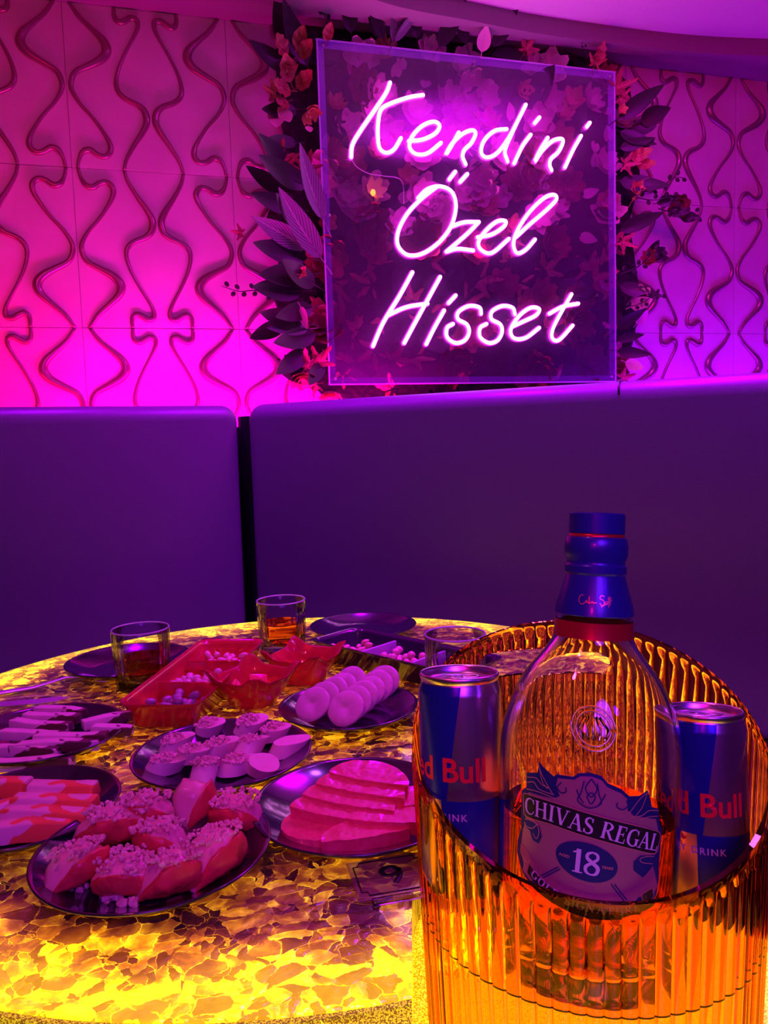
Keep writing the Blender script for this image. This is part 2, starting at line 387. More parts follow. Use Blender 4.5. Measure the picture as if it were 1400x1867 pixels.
WORDS = [
 ('neon_word', 'top line of neon, reading Kendini', [
  ('letter_k', [[(358,240),(340,285),(290,360),(225,455),(195,510),(190,560)], [(500,293),(440,303),(360,330),(320,355),(308,400),(305,460),(312,520),(340,543),(375,528),(405,480)]]),
  ('letter_e', [[(440,492),(500,485),(555,458),(572,425),(545,408),(495,428),(452,475),(443,520),(470,548),(520,545),(578,500)]]),
  ('letter_n', [[(655,455),(625,510),(600,550),(625,505),(670,462),(712,445),(728,460),(710,500),(680,530),(672,560),(685,592)]]),
  ('letter_d', [[(862,440),(810,448),(765,490),(752,540),(775,563),(820,545),(870,480),(910,405),(945,335)], [(910,405),(880,470),(855,535),(866,580)]]),
  ('letter_i', [[(966,465),(930,515),(895,588)], [(1004,390),(984,414)]]),
  ('letter_n', [[(1040,478),(1005,535),(985,580),(1015,535),(1060,492),(1098,482),(1105,500),(1085,540),(1055,568),(1048,595),(1056,618)]]),
  ('letter_i', [[(1184,470),(1150,530),(1115,605)], [(1222,413),(1209,430)]])]),
 ('neon_word', 'middle line of neon, reading \u00d6zel', [
  ('letter_o', [[(480,738),(520,700),(575,688),(625,712),(643,775),(622,860),(570,930),(500,978),(435,985),(393,945),(393,885),(430,810),(490,745),(560,690)], [(640,625),(615,657)], [(692,635),(662,668)]]),
  ('letter_z', [[(622,862),(680,843),(742,842)], [(742,842),(690,895),(603,970)], [(603,970),(650,958),(718,965)]]),
  ('letter_e', [[(738,908),(800,895),(850,862),(857,838),(820,840),(772,880),(740,930),(755,965),(800,975),(872,915)]]),
  ('letter_l', [[(905,905),(965,850),(1035,790),(1077,745),(1065,724),(1022,740),(960,800),(908,880),(892,940),(908,977),(945,962),(985,918)]])]),
 ('neon_word', 'bottom line of neon, reading Hisset', [
  ('letter_h', [[(455,1060),(400,1160),(330,1275),(285,1378)], [(575,1080),(520,1180),(460,1290),(420,1365)], [(350,1245),(430,1210),(520,1195)]]),
  ('letter_i', [[(592,1225),(550,1300),(515,1370)], [(642,1160),(612,1192)]]),
  ('letter_s', [[(752,1238),(745,1212),(700,1205),(655,1230),(652,1262),(690,1285),(700,1320),(680,1355),(640,1365),(605,1340),(605,1300),(630,1283)]]),
  ('letter_s', [[(898,1240),(888,1213),(845,1205),(800,1228),(797,1262),(835,1285),(842,1320),(822,1355),(785,1365),(748,1340),(748,1300),(775,1283)]]),
  ('letter_e', [[(885,1295),(940,1270),(990,1245),(1003,1218),(965,1213),(915,1250),(880,1308),(895,1345),(945,1343),(1003,1300)]]),
  ('letter_t', [[(1143,1155),(1100,1230),(1062,1305),(1060,1345),(1090,1352),(1148,1290)], [(1048,1238),(1105,1208),(1172,1195)]])])]
for wn_, lab, letters in WORDS:
    wd = empty(wn_); wd.parent = sign; wd['label'] = lab
    for nm, strokes in letters:
        me = None
        bm = bmesh.new()
        for st in strokes:
            P = smooth_pts([zl(p) for p in st], 5)
            cap_tube(bm, P, 0.0056*KS, 8, nrm=(0, 1, 0))
        nf = len(bm.faces)
        for st in strokes:
            P = [p+Vector((0, 0.0045, 0)) for p in smooth_pts([zl(p) for p in st], 5)]
            cap_tube(bm, P, 0.0074*KS, 8, nrm=(0, 1, 0))
        bm.faces.ensure_lookup_table()
        for i, f_ in enumerate(bm.faces): f_.material_index = 0 if i < nf else 1
        fin(nm, bm, [M_tube, M_jack], wd, recalc=False)
# transformer wire from the K down
bm = bmesh.new(); tube(bm, smooth_pts([zl(p)+Vector((0, .006, 0)) for p in ((190,560),(215,600),(270,630),(330,640),(410,660),(420,760))], 5), 0.0012, 6)
fin('power_wire', bm, MT['steel'], sign)

# fairy bulb glowing behind the panel
fb = empty('fairy_bulb', wpt(*wall_uv(680, 352, -0.018), -0.018)); prop(fb, 'tiny orange glowing bulb behind the acrylic, left of the second neon line', 'light bulb')
bm = bmesh.new(); lathe(bm, [(0, .013), (.006, .010), (.009, .003), (.008, -.004), (.004, -.009), (0, -.009)], 14)
fin('bulb', bm, mat('orange_bulb', (1, .4, .1), 0.3, emit=(1.0, 0.16, 0.01), estr=6), fb)
bm = bmesh.new(); tube(bm, smooth_pts([(0, 0, -.008), (.004, .004, -.05), (.012, .004, -.10), (.005, .01, -.16)], 5), 0.0013, 6); fin('wire', bm, MT['black'], fb)

# ============================================================ FLOWER BACKDROP
FC = wall_uv(860, 760, -0.06)
fl = empty('flower_backdrop', wpt(FC[0], FC[1], -0.072), (0, 0, WA))
prop(fl, 'backdrop of artificial leaves and blossoms framing the neon sign on the wall', 'flower wall')
def loc_fl(t, z, off):  # wall coords -> local of fl
    return Vector((t-FC[0], -(off+0.072), z-FC[1]))
M_moss = noisy('dark_foliage_mat', (0.012, 0.02, 0.012), (0.03, 0.035, 0.02), 60, 0.9, bump=0.8, bd=0.01)
bm = bmesh.new()
out = []
for x, y in ((505, 60), (560, 20), (640, 30), (760, 45), (900, 70), (1010, 95), (1110, 110), (1150, 150), (1165, 250), (1170, 330), (1150, 400), (1160, 470), (1170, 540), (1160, 610), (1140, 690), (1000, 720), (800, 735), (600, 730), (560, 690), (560, 640), (520, 600), (500, 540), (510, 470), (485, 400), (510, 330), (520, 250), (505, 180)):
    out.append(wall_uv(x, y, -0.05))
prism(bm, [(t-FC[0], z-FC[1]) for t, z in out], 0.0, 0.012, Matrix.Translation((0, 0.0, 0)) @ Matrix.Rotation(pi/2, 4, 'X'))
bmesh.ops.triangulate(bm, faces=bm.faces)
fin('foliage_mat', bm, M_moss, fl, smooth=False)
def leafmat(name, c1, c2, vein=None, rough=0.45):
    m = mat(name, c1, rough, spec=0.5); g = N(m)
    uvn = g.n('ShaderNodeTexCoord').outputs['UV']
    sep = g.n('ShaderNodeSeparateXYZ'); g.l(uvn, sep.inputs[0])
    a = g.math('ABSOLUTE', g.math('SUBTRACT', sep.outputs[0], 0.5))
    st = g.math('SINE', g.math('MULTIPLY', g.math('ADD', sep.outputs[1], g.math('MULTIPLY', a, -0.7)), 70.0))
    k = g.math('MULTIPLY', g.math('ADD', st, 1.0), 0.5)
    col = g.mix(k, c1, c2)
    mid = g.math('LESS_THAN', a, 0.035)
    g.l(g.mix(mid, col, vein or c2), g.b.inputs['Base Color'])
    return m
LM = [leafmat('dark_green_leaf', (0.02, 0.03, 0.02), (0.035, 0.05, 0.03)),
      leafmat('striped_pale_leaf', (0.10, 0.12, 0.12), (0.28, 0.24, 0.30), (0.4, 0.34, 0.38)),
      leafmat('orange_autumn_leaf', (0.50, 0.20, 0.10), (0.36, 0.11, 0.06), (0.6, .3, .18)),
      leafmat('red_maple_leaf', (0.40, 0.08, 0.10), (0.30, 0.05, 0.07), (0.5, .12, .12)),
      leafmat('pale_petal', (0.9, 0.62, 0.66), (0.8, 0.5, 0.55), (0.8, 0.5, 0.5)),
      leafmat('peach_petal', (0.8, 0.42, 0.22), (0.7, 0.33, 0.18), (0.85, .5, .3))]
def blade(L, W, curl=0.3, fold=0.25, tip=1.0, n=12, wav=0.0):
    """leaf along +y, in the x-y plane, curling up in z; UVs x across, y along"""
    bm = bmesh.new(); uv = bm.loops.layers.uv.new('UVMap'); rows = []
    for i in range(n+1):
        s = i/n; wdt = W*0.5*(sin(pi*min(1, s**0.75*0.98+0.02))**0.8)*(1-0.15*s) if i < n else 0.0004
        if i == 0: wdt = 0.0012
        y = L*s*cos(curl*s*0.6); z = L*s*sin(curl*s*0.6)
        row = []
        for j in range(-2, 3):
            x = wdt*j/2
            row.append(bm.verts.new((x, y, z+abs(x)*fold+wav*sin(s*20+j)*wdt*0.3)))
        rows.append(row)
    for i in range(n):
        for j in range(4):
            f_ = bm.faces.new((rows[i][j], rows[i][j+1], rows[i+1][j+1], rows[i+1][j]))
            for lp, (u, v) in zip(f_.loops, ((j/4, i/n), ((j+1)/4, i/n), ((j+1)/4, (i+1)/n), (j/4, (i+1)/n))): lp[uv].uv = (u, v)
    tube(bm, [(0, -L*0.25, -0.002), (0, 0, 0), (0, L*0.3, L*0.3*sin(curl*.3*.6)-.001)], [0.0015, 0.0014, 0.0008], 5)
    me = bpy.data.meshes.new('leaf'); bm.to_mesh(me); bm.free()
    for p in me.polygons: p.use_smooth = True
    return me
def maple(R, curl=0.3):
    bm = bmesh.new(); uv = bm.loops.layers.uv.new('UVMap')
    pts = []
    lobes = [(-125, .55), (-60, .85), (0, 1.0), (60, .85), (125, .55)]
    for k, (a, r) in enumerate(lobes):
        a = radians(a)
        for da, rr in ((-16, .55), (-9, .62), (-8, .8), (0, 1.0), (8, .8), (9, .62), (16, .55)):
            pts.append((a+radians(da), r*rr))
        if k < 4: pts.append((a+radians(31), .34))
    vs = []
    for a, r in pts:
        x, y = R*r*sin(a), R*r*cos(a)
        vs.append(bm.verts.new((x, y, curl*(r**2)*R*0.5+0.06*R*sin(5*a))))
    c = bm.verts.new((0, 0, 0))
    for i in range(len(vs)-1):
        f_ = bm.faces.new((c, vs[i], vs[i+1]))
        for lp in f_.loops: lp[uv].uv = (0.5+lp.vert.co.x/(2.2*R), lp.vert.co.y/(2*R)+.5)
    tube(bm, [(0, 0, 0), (0, -R*0.6, -R*0.15)], 0.0013, 5)
    me = bpy.data.meshes.new('maple_leaf'); bm.to_mesh(me); bm.free(); return me
def blossom(R, n=6, layers=2, cup=0.6):
    bm = bmesh.new(); uv = bm.loops.layers.uv.new('UVMap')
    for ly in range(layers):
        k = 1-0.32*ly
        for i in range(n):
            a = 2*pi*i/n+ly*0.5; rows = []
            for s in range(6):
                q = s/5; wd = R*k*0.42*sin(pi*(0.12+0.80*q)); row = []
                for j in (-1, 0, 1):
                    rr = R*k*q; z = R*k*(cup+0.25*ly)*q*q - abs(j)*(-0.08*R)
                    x = rr*cos(a)-j*wd*sin(a); y = rr*sin(a)+j*wd*cos(a)
                    row.append(bm.verts.new((x, y, z+0.004*ly)))
                rows.append(row)
            for s in range(5):
                for j in range(2):
                    f_ = bm.faces.new((rows[s][j], rows[s][j+1], rows[s+1][j+1], rows[s+1][j]))
                    for lp, (u, v) in zip(f_.loops, ((j/2, s/5), ((j+1)/2, s/5), ((j+1)/2, (s+1)/5), (j/2, (s+1)/5))): lp[uv].uv = (u, v)
    r = bmesh.ops.create_icosphere(bm, subdivisions=2, radius=R*0.16); bmesh.ops.translate(bm, vec=(0, 0, R*0.1), verts=r['verts'])
    me = bpy.data.meshes.new('blossom'); bm.to_mesh(me); bm.free()
    for p in me.polygons: p.use_smooth = True
    return me
def twig(L, n=8):
    bm = bmesh.new(); P = smooth_pts([(0, 0, 0), (L*.05, L*.35, .01), (-L*.02, L*.7, .02), (L*.06, L, .0)], 5)
    tube(bm, P, [0.0022*(1-.6*i/len(P)) for i in range(len(P))], 5)
    for i in range(n):
        p = P[int((i+1)*(len(P)-1)/(n+1))]; sd = 1 if i % 2 else -1
        c = p+Vector((sd*L*0.07, L*0.04, .004))
        r = bmesh.ops.create_icosphere(bm, subdivisions=2, radius=L*0.055)
        bmesh.ops.scale(bm, vec=(1.0, 0.8, .4), verts=r['verts']); bmesh.ops.rotate(bm, matrix=Matrix.Rotation(sd*0.7, 3, 'Z'), verts=r['verts'])
        bmesh.ops.translate(bm, vec=c, verts=r['verts'])
    me = bpy.data.meshes.new('twig'); bm.to_mesh(me); bm.free(); return me
def with_mat(me, m):
    me.materials.append(m); return me
PROTO = {
 'dark_leaf': with_mat(blade(0.15, 0.055, 0.5, 0.2), LM[0]), 'striped_leaf': with_mat(blade(0.20, 0.062, 0.4, 0.3, n=16), LM[1]),
 'round_leaf': with_mat(blade(0.085, 0.055, 0.4, 0.2), LM[0]),
 'orange_leaf': with_mat(blade(0.075, 0.045, 0.9, 0.4, wav=1), LM[2]), 'red_leaf': with_mat(maple(0.055), LM[3]),
 'orange_maple_leaf': with_mat(maple(0.045, 0.6), LM[2]),
 'pale_blossom': with_mat(blossom(0.038), LM[4]), 'peach_blossom': with_mat(blossom(0.026, 5, 2, .9), LM[5]),
 'red_blossom': with_mat(blossom(0.045, 8, 3, .5), LM[3]), 'dark_twig': with_mat(twig(0.16), LM[0]), 'pale_petal': with_mat(blade(0.075, 0.05, 0.6, 0.35), LM[4])}
def put(kind, x, y, ang, off, tilt=0.35, sc=1.0, roll=0.0):
    """stem end at photo-traced wall position, ang = direction on the wall, degrees anticlockwise from right"""
    tt, z = wall_uv(x, y, off)
    o = bpy.data.objects.new(kind, PROTO[kind]); COL.objects.link(o); o.parent = fl
    o.location = loc_fl(tt, z, off)
    # leaf +y -> wall direction, leaf +z -> room (-y)
    a = radians(ang); d = Vector((cos(a)*cos(tilt), -sin(tilt), sin(a)*cos(tilt)))
    nz = Vector((0, -1, 0)); xx = d.cross(nz).normalized(); nz = xx.cross(d).normalized()
    m = Matrix((xx, d, nz)).transposed()
    m = m @ Matrix.Rotation(roll, 3, 'Y')
    sc *= KS; o.rotation_euler = m.to_euler(); o.scale = (sc, sc, sc)
    return o
# traced ones left of the sign
for a in (('striped_leaf', 585, 470, 130, 0.03, .25, 1.1), ('striped_leaf', 590, 400, 118, 0.035, .2, 1.0, .3), ('striped_leaf', 560, 452, 158, 0.03, .3, .95, -.3),
          ('striped_leaf', 548, 440, 170, 0.02, .2, .8, .5), ('dark_leaf', 560, 470, 175, 0.02, .2, 1.2), ('dark_leaf', 560, 500, 190, 0.02, .3, 1.2), ('dark_leaf', 570, 560, 200, 0.02, .3, 1.0),
          ('dark_leaf', 575, 610, 195, 0.01, .3, 1.1), ('dark_leaf', 560, 640, 215, 0.01, .3, 1.0), ('dark_leaf', 560, 590, 175, 0.015, .3, 1.15), ('dark_leaf', 520, 590, 205, 0.0, .2, .9),
          ('dark_leaf', 520, 350, 160, 0.0, .2, .9), ('dark_leaf', 540, 380, 175, 0.01, .2, 1.0), ('dark_leaf', 535, 130, 165, 0.0, .2, 1.0), ('dark_leaf', 520, 90, 100, 0.0, .2, 1.0), ('dark_leaf', 560, 120, 120, 0.0, .2, 1.1),
          ('dark_leaf', 560, 420, 150, 0.02, .5, 1.1), ('dark_leaf', 575, 520, 160, 0.01, .5, 1.1), ('dark_leaf', 590, 660, 230, 0.01, .4, .8), ('dark_leaf', 540, 260, 190, 0.01, .3, .7),
          ('dark_twig', 500, 540, 175, 0.0, .1, .9), ('dark_twig', 560, 620, 220, 0.0, .1, .7),
          ('orange_leaf', 525, 100, 150, 0.02, .4, 1.0), ('orange_leaf', 540, 90, 70, 0.02, .4, .9), ('orange_leaf', 545, 105, 40, 0.03, .5, .9), ('orange_leaf', 535, 110, 235, 0.02, .3, 1.0),
          ('orange_leaf', 530, 150, 120, 0.03, .4, 1.1), ('orange_leaf', 540, 160, 30, 0.03, .5, 1.0), ('orange_leaf', 530, 165, 190, 0.03, .3, 1.1), ('orange_leaf', 525, 185, 215, 0.03, .3, .9), ('orange_maple_leaf', 500, 170, 170, 0.03, .4, 1.0),
          ('pale_petal', 505, 195, 270, 0.03, .2, 1.1, .3), ('pale_petal', 515, 200, 285, 0.03, .3, .8), ('peach_blossom', 570, 200, 90, 0.03, .8, .9), ('peach_blossom', 556, 215, 120, 0.02, .6, .7), ('pale_petal', 562, 230, 270, 0.03, .4, .45),
          ('red_leaf', 510, 290, 80, 0.025, .4, 1.0), ('red_leaf', 525, 300, 40, 0.02, .4, .8), ('red_leaf', 560, 310, 80, 0.02, .4, 1.0), ('red_leaf', 440, 425, 175, 0.0, .2, .6), 
          ('orange_maple_leaf', 540, 500, 60, 0.05, .3, .7), ('pale_petal', 548, 560, 300, 0.05, .2, .9, 1.1), ('peach_blossom', 548, 495, 60, 0.05, .3, .7),
          ('red_leaf', 560, 670, 100, 0.02, .4, 1.1), ('red_blossom', 550, 685, 90, 0.02, 1.0, .9), ('red_leaf', 580, 660, 50, 0.02, .3, 1.1), ('red_leaf', 575, 700, 190, 0.02, .4, 1.0), ('red_blossom', 600, 715, 90, 0.0, 1.2, .8),
          # fuller fringe
          ('dark_leaf', 1128, 215, 35, 0.01, .3, 1.0), ('dark_leaf', 1130, 330, -15, 0.0, .3, 1.0), ('dark_leaf', 1130, 420, 20, 0.0, .3, .9), ('red_leaf', 1135, 440, -30, 0.01, .3, 1.0), ('dark_leaf', 1130, 520, -25, 0.0, .3, .9),
          ('pale_petal', 1150, 560, 20, 0.02, .3, .9), ('pale_petal', 1160, 590, 60, 0.02, .3, .7), ('red_leaf', 1140, 300, 0, 0.02, .3, .9), ('orange_leaf', 1150, 290, 20, 0.02, .3, .9), ('orange_leaf', 1160, 300, -10, 0.02, .3, .8), ('peach_blossom', 1160, 345, 0, 0.02, .3, .9),
          ('dark_leaf', 540, 200, 200, 0.0, .3, .9), ('dark_leaf', 545, 320, 150, 0.0, .3, 1.1), ('dark_leaf', 560, 340, 165, 0.01, .3, 1.2), ('dark_leaf', 550, 530, 185, 0.01, .3, 1.2), ('dark_leaf', 570, 690, 170, 0.0, .3, .9), ('striped_leaf', 560, 600, 190, 0.02, .3, .7, .4),
          # above
          ('striped_leaf', 715, 75, 80, 0.01, .2, .75, .4), ('striped_leaf', 720, 75, 60, 0.01, .3, .6, .9), ('dark_leaf', 700, 70, 130, 0.0, .3, .7), ('dark_leaf', 690, 70, 110, 0.0, .3, .8), ('dark_twig', 600, 60, 120, 0.0, .2, .8), ('orange_leaf', 594, 75, 75, 0.01, .4, .7),
          ('pale_petal', 878, 95, 88, 0.02, .2, .9), ('dark_leaf', 850, 80, 120, 0.0, .3, .8), ('dark_leaf', 900, 85, 60, 0.0, .3, .8), ('dark_leaf', 760, 70, 100, 0.0, .2, .7), ('orange_maple_leaf', 1085, 115, 80, 0.02, .3, 1.0), ('orange_leaf', 1090, 118, 100, 0.02, .3, .9), ('dark_twig', 1080, 120, 135, 0.01, .2, .5), ('red_leaf', 960, 90, 60, 0.0, .3, .9), ('dark_leaf', 800, 85, 60, 0.0, .3, .9), ('dark_leaf', 640, 60, 100, 0.0, .3, .9),
          # right of sign
          ('red_leaf', 1125, 160, 20, 0.0, .3, 1.2), ('red_leaf', 1130, 180, -20, 0.0, .3, 1.0), ('round_leaf', 1168, 222, 25, 0.02, .2, 1.1, .2), ('round_leaf', 1150, 235, 0, 0.0, .2, .9), ('dark_leaf', 1130, 240, -30, 0.0, .2, .8), ('dark_leaf', 1130, 270, 10, 0.0, .3, .7), ('dark_leaf', 1135, 290, 30, 0.0, .2, .7), ('peach_blossom', 1135, 200, 30, 0.02, .5, .6),
          ('orange_leaf', 1150, 370, 75, 0.02, .3, .8, 1.0), ('dark_twig', 1160, 360, -5, 0.02, .2, .9), ('dark_twig', 1170, 350, 20, 0.02, .2, .9), ('dark_twig', 1200, 380, -12, 0.02, .2, .9), ('round_leaf', 1200, 370, 10, 0.03, .4, .7), ('red_blossom', 1240, 375, 20, 0.03, .8, .8), ('round_leaf', 1220, 385, -15, 0.03, .4, .7), ('pale_petal', 1165, 345, 40, 0.02, .3, .7),
          ('round_leaf', 1240, 395, -10, 0.03, .3, .7), ('dark_twig', 1130, 500, 30, 0.02, .2, 1.0), ('round_leaf', 1180, 470, 30, 0.03, .3, .7), ('round_leaf', 1185, 465, 70, 0.03, .3, .6), ('round_leaf', 1190, 470, -10, 0.03, .3, .6), ('red_blossom', 1185, 470, 0, 0.03, .8, .6), ('pale_blossom', 1170, 540, 0, 0.02, .8, .9), ('pale_petal', 1150, 550, 40, 0.02, .3, .8, .8), ('dark_leaf', 1125, 600, 40, 0.0, .3, .7), ('dark_leaf', 1125, 620, 10, 0.01, .2, .55), ('dark_leaf', 1125, 640, -10, 0.0, .2, .7), ('red_leaf', 1135, 690, 20, 0.0, .4, .8), ('pale_petal', 1140, 660, -30, 0.01, .3, .8), ('dark_twig', 1140, 560, 20, 0.02, .3, .8)):
    put(*a)
# behind the panel: blossoms and leaves
cnt = 0
kinds = ['pale_blossom', 'red_blossom', 'red_leaf', 'dark_leaf', 'pale_petal', 'orange_maple_leaf', 'round_leaf', 'peach_blossom', 'pale_blossom', 'red_leaf']
per = {}
for j in range(15):
    for i in range(13):
        x = 596+i*43+random.uniform(-18, 18); y = 105+j*42+random.uniform(-18, 18)
        low = y > 430
        kd = random.choice(['red_leaf', 'red_blossom', 'orange_maple_leaf', 'dark_leaf', 'red_leaf', 'round_leaf'] if low else ['pale_blossom', 'pale_blossom', 'dark_leaf', 'pale_petal', 'red_blossom', 'round_leaf', 'peach_blossom', 'pale_blossom'])
        if per.get(kd, 0) >= 60: continue
        per[kd] = per.get(kd, 0)+1
        put(kd, x, y, random.uniform(0, 360), -0.058 if 'blossom' in kd else -0.062, random.uniform(.05, .3), random.uniform(.95, 1.4)*(.6 if kd in ('dark_leaf', 'pale_petal') else 1.15), random.uniform(-.4, .4))
        if 'blossom' in kd:
            pass

# ============================================================ TABLE
TC = Vector((-0.114, 0.930, 0)); TR = 0.515
M_tab = mat('backlit_shell_resin', (0.4, 0.25, 0.2), 0.12, coat=0.7); g = N(M_tab)
co = g.obj()
nz = g.noise(9, 3); v1 = g.n('ShaderNodeVectorMath', operation='SCALE'); g.l(nz.outputs['Color'], v1.inputs[0]); v1.inputs['Scale'].default_value = 0.045
v2 = g.n('ShaderNodeVectorMath', operation='ADD'); g.l(co, v2.inputs[0])
nz2 = g.noise(48, 4); v3 = g.n('ShaderNodeVectorMath', operation='SCALE'); g.l(nz2.outputs['Color'], v3.inputs[0]); v3.inputs['Scale'].default_value = 0.016
v4 = g.n('ShaderNodeVectorMath', operation='ADD'); g.l(v1.outputs[0], v4.inputs[0]); g.l(v3.outputs[0], v4.inputs[1]); g.l(v4.outputs[0], v2.inputs[1])
mp = g.n('ShaderNodeMapping'); mp.inputs['Rotation'].default_value = (0, 0, 0.5); mp.inputs['Scale'].default_value = (1.0, 1.5, 1); g.l(v2.outputs[0], mp.inputs[0])
def voro(feature, scale, vec):
    x = g.n('ShaderNodeTexVoronoi', feature=feature); x.inputs['Scale'].default_value = scale; g.l(vec, x.inputs['Vector']); return x
va = voro('F1', 52, mp.outputs[0]); vb = voro('DISTANCE_TO_EDGE', 52, mp.outputs[0])
vc = voro('F1', 105, v2.outputs[0]); vd = voro('DISTANCE_TO_EDGE', 105, v2.outputs[0])
s1 = g.n('ShaderNodeSeparateColor'); g.l(va.outputs['Color'], s1.inputs[0])
s2 = g.n('ShaderNodeSeparateColor'); g.l(vc.outputs['Color'], s2.inputs[0])
pick = g.math('GREATER_THAN', s1.outputs[2], 0.5)     # large flake or small chips
rnd = g.math('ADD', g.math('MULTIPLY', pick, s1.outputs[0]), g.math('MULTIPLY', g.math('SUBTRACT', 1.0, pick), s2.outputs[0]))
edg = g.math('ADD', g.math('MULTIPLY', pick, vb.outputs['Distance']), g.math('MULTIPLY', g.math('SUBTRACT', 1.0, pick), g.math('MULTIPLY', vd.outputs['Distance'], 1.3)))
fine = g.noise(70, 4, v2.outputs[0], .6); mid = g.noise(16, 3, co)
gap = g.math('SUBTRACT', 1.0, g.math('MULTIPLY', edg, 26.0, clamp=True), clamp=True)
gap = g.math('MULTIPLY', gap, g.math('MULTIPLY', g.math('SUBTRACT', fine.outputs[0], 0.40, clamp=True), 5.0, clamp=True))
sp = g.n('ShaderNodeSeparateXYZ'); g.l(co, sp.inputs[0])
rad = g.math('SQRT', g.math('ADD', g.math('POWER', sp.outputs[0], 2.0), g.math('POWER', sp.outputs[1], 2.0)))
big = g.noise(4.5, 2)
rr = g.math('ADD', rad, g.math('MULTIPLY', g.math('SUBTRACT', mid.outputs[0], 0.5), 0.08))
rim = g.n('ShaderNodeMapRange', interpolation_type='SMOOTHSTEP'); g.l(rr, rim.inputs[0])
rim.inputs[1].default_value = 0.425; rim.inputs[2].default_value = 0.50; rim.inputs[3].default_value = 0.0; rim.inputs[4].default_value = 1.0
base = g.n('ShaderNodeMapRange'); g.l(big.outputs[0], base.inputs[0]); base.inputs[1].default_value = 0.35; base.inputs[2].default_value = 0.65; base.inputs[3].default_value = 0.35; base.inputs[4].default_value = 1.0
# LED strip under the rim plus a broad panel glow, filtered by the thickness of the chips
thick = g.math('ADD', g.math('MULTIPLY', rnd, 0.55), g.math('MULTIPLY', mid.outputs[0], 0.55))
thick = g.math('ADD', thick, g.math('MULTIPLY', g.math('SUBTRACT', fine.outputs[0], 0.5), 0.75))
tran = g.ramp(thick, [(0.28, (.006, .006, .006)), (0.50, (.05, .05, .05)), (0.68, (.22, .22, .22)), (0.92, (.8, .8, .8))])
tran2 = g.math('ADD', tran, g.math('MULTIPLY', gap, 0.7))
strength = g.math('MULTIPLY', tran2, g.math('ADD', g.math('MULTIPLY', base.outputs[0], 1.7), g.math('MULTIPLY', rim.outputs[0], 7.0)))
strength = g.math('ADD', strength, g.math('MULTIPLY', rim.outputs[0], 0.85))
ecol = g.ramp(tran2, [(0.0, (1.0, 0.07, 0.0)), (0.22, (1.0, 0.19, 0.0)), (0.6, (1.0, 0.36, 0.0)), (0.95, (1.0, 0.55, 0.01))])
ecol = g.mix(g.math('MULTIPLY', rim.outputs[0], 0.6), ecol, (1.0, 0.66, 0.0))
g.l(ecol, g.b.inputs['Emission Color']); g.l(strength, g.b.inputs['Emission Strength'])
g.l(g.ramp(rnd, [(0, (0.05, 0.03, 0.025)), (.4, (.12, .07, .035)), (1, (.18, .11, .035))]), g.b.inputs['Base Color'])
hh = g.math('ADD', g.math('MULTIPLY', rnd, 1.2), g.math('ADD', g.math('MULTIPLY', edg, 2.0), g.math('MULTIPLY', fine.outputs[0], .6))); g.bump(hh, 0.4, 0.003)
def glitter(name, k, base, flake, e0, e1, ehot):
    m = mat(name, base, 0.35, coat=0.5); g = N(m)
    vo = g.n('ShaderNodeTexVoronoi'); vo.inputs['Scale'].default_value = k; g.l(g.obj(), vo.inputs['Vector'])
    ss = g.n('ShaderNodeSeparateColor'); g.l(vo.outputs['Color'], ss.inputs[0]); fl_ = g.math('GREATER_THAN', ss.outputs[0], 0.5)
    g.l(g.mix(fl_, base, flake), g.b.inputs['Base Color']); g.l(fl_, g.b.inputs['Metallic']); g.bump(ss.outputs[1], 0.9, 0.001)
    g.l(g.mix(fl_, (1.0, 0.42, 0.0), (1.0, 0.62, 0.02)), g.b.inputs['Emission Color'])
    hot = g.math('POWER', ss.outputs[2], 30.0)  # few brightest flakes glow to paint in glints
    g.l(g.math('ADD', g.math('MULTIPLY', fl_, e1), g.math('ADD', e0, g.math('MULTIPLY', hot, ehot))), g.b.inputs['Emission Strength'])
    return m
M_rim = glitter('glowing_glitter_edge', 1300, (0.10, 0.06, 0.01), (0.6, 0.42, 0.08), 0.22, 0.50, 2.0)  # edge is no lamp; its emission paints in light falling on it
BC = atd(1064, 1400, .512); BC.z = TZ+.0006
def notch(o):
    """round cut-out at the near edge that the bucket drops into"""
    bm = bmesh.new(); R_n = .1215; cx_, cy_ = BC.x-TC.x, BC.y-TC.y     # a rounded slot, open to the near edge
    poly = [(cx_+R_n*cos(a), cy_+R_n*sin(a)) for a in [radians(-4+184*k/72) for k in range(73)]]
    prism(bm, poly+[(cx_-R_n-.012, cy_-.3), (cx_+R_n+.07, cy_-.3)], TZ-.2, TZ+.1); bmesh.ops.recalc_face_normals(bm, faces=bm.faces)
    me = bpy.data.meshes.new('c'); bm.to_mesh(me); bm.free(); c = bpy.data.objects.new('c', me); COL.objects.link(c); c.location = TC
    md = o.modifiers.new('b', 'BOOLEAN'); md.object = c; md.operation = 'DIFFERENCE'; md.solver = 'EXACT'
    bpy.context.view_layer.update()
    nm = bpy.data.meshes.new_from_object(o.evaluated_get(bpy.context.evaluated_depsgraph_get())); o.modifiers.clear()
    bpy.data.objects.remove(c); o.data = nm
tab = empty('lounge_table', TC); prop(tab, 'round table with glowing amber stone-chip top in front of the booth', 'table')
bm = bmesh.new(); lathe(bm, [(0, TZ-0.03), (TR-.001, TZ-0.03), (TR-.001, TZ-.001), (TR-.002, TZ), (TR*.8, TZ), (0, TZ)], 128); o = fin('tabletop', bm, M_tab, tab); notch(o); sharp(o)
bm = bmesh.new(); lathe(bm, [(TR, TZ-.032), (TR+.004, TZ-.032), (TR+.005, TZ-.028), (TR+.005, TZ-.004), (TR+.004, TZ-.001), (TR, TZ-.001), (TR, TZ-.032)], 128); o = fin('tabletop_rim', bm, M_rim, tab); notch(o); sharp(o)
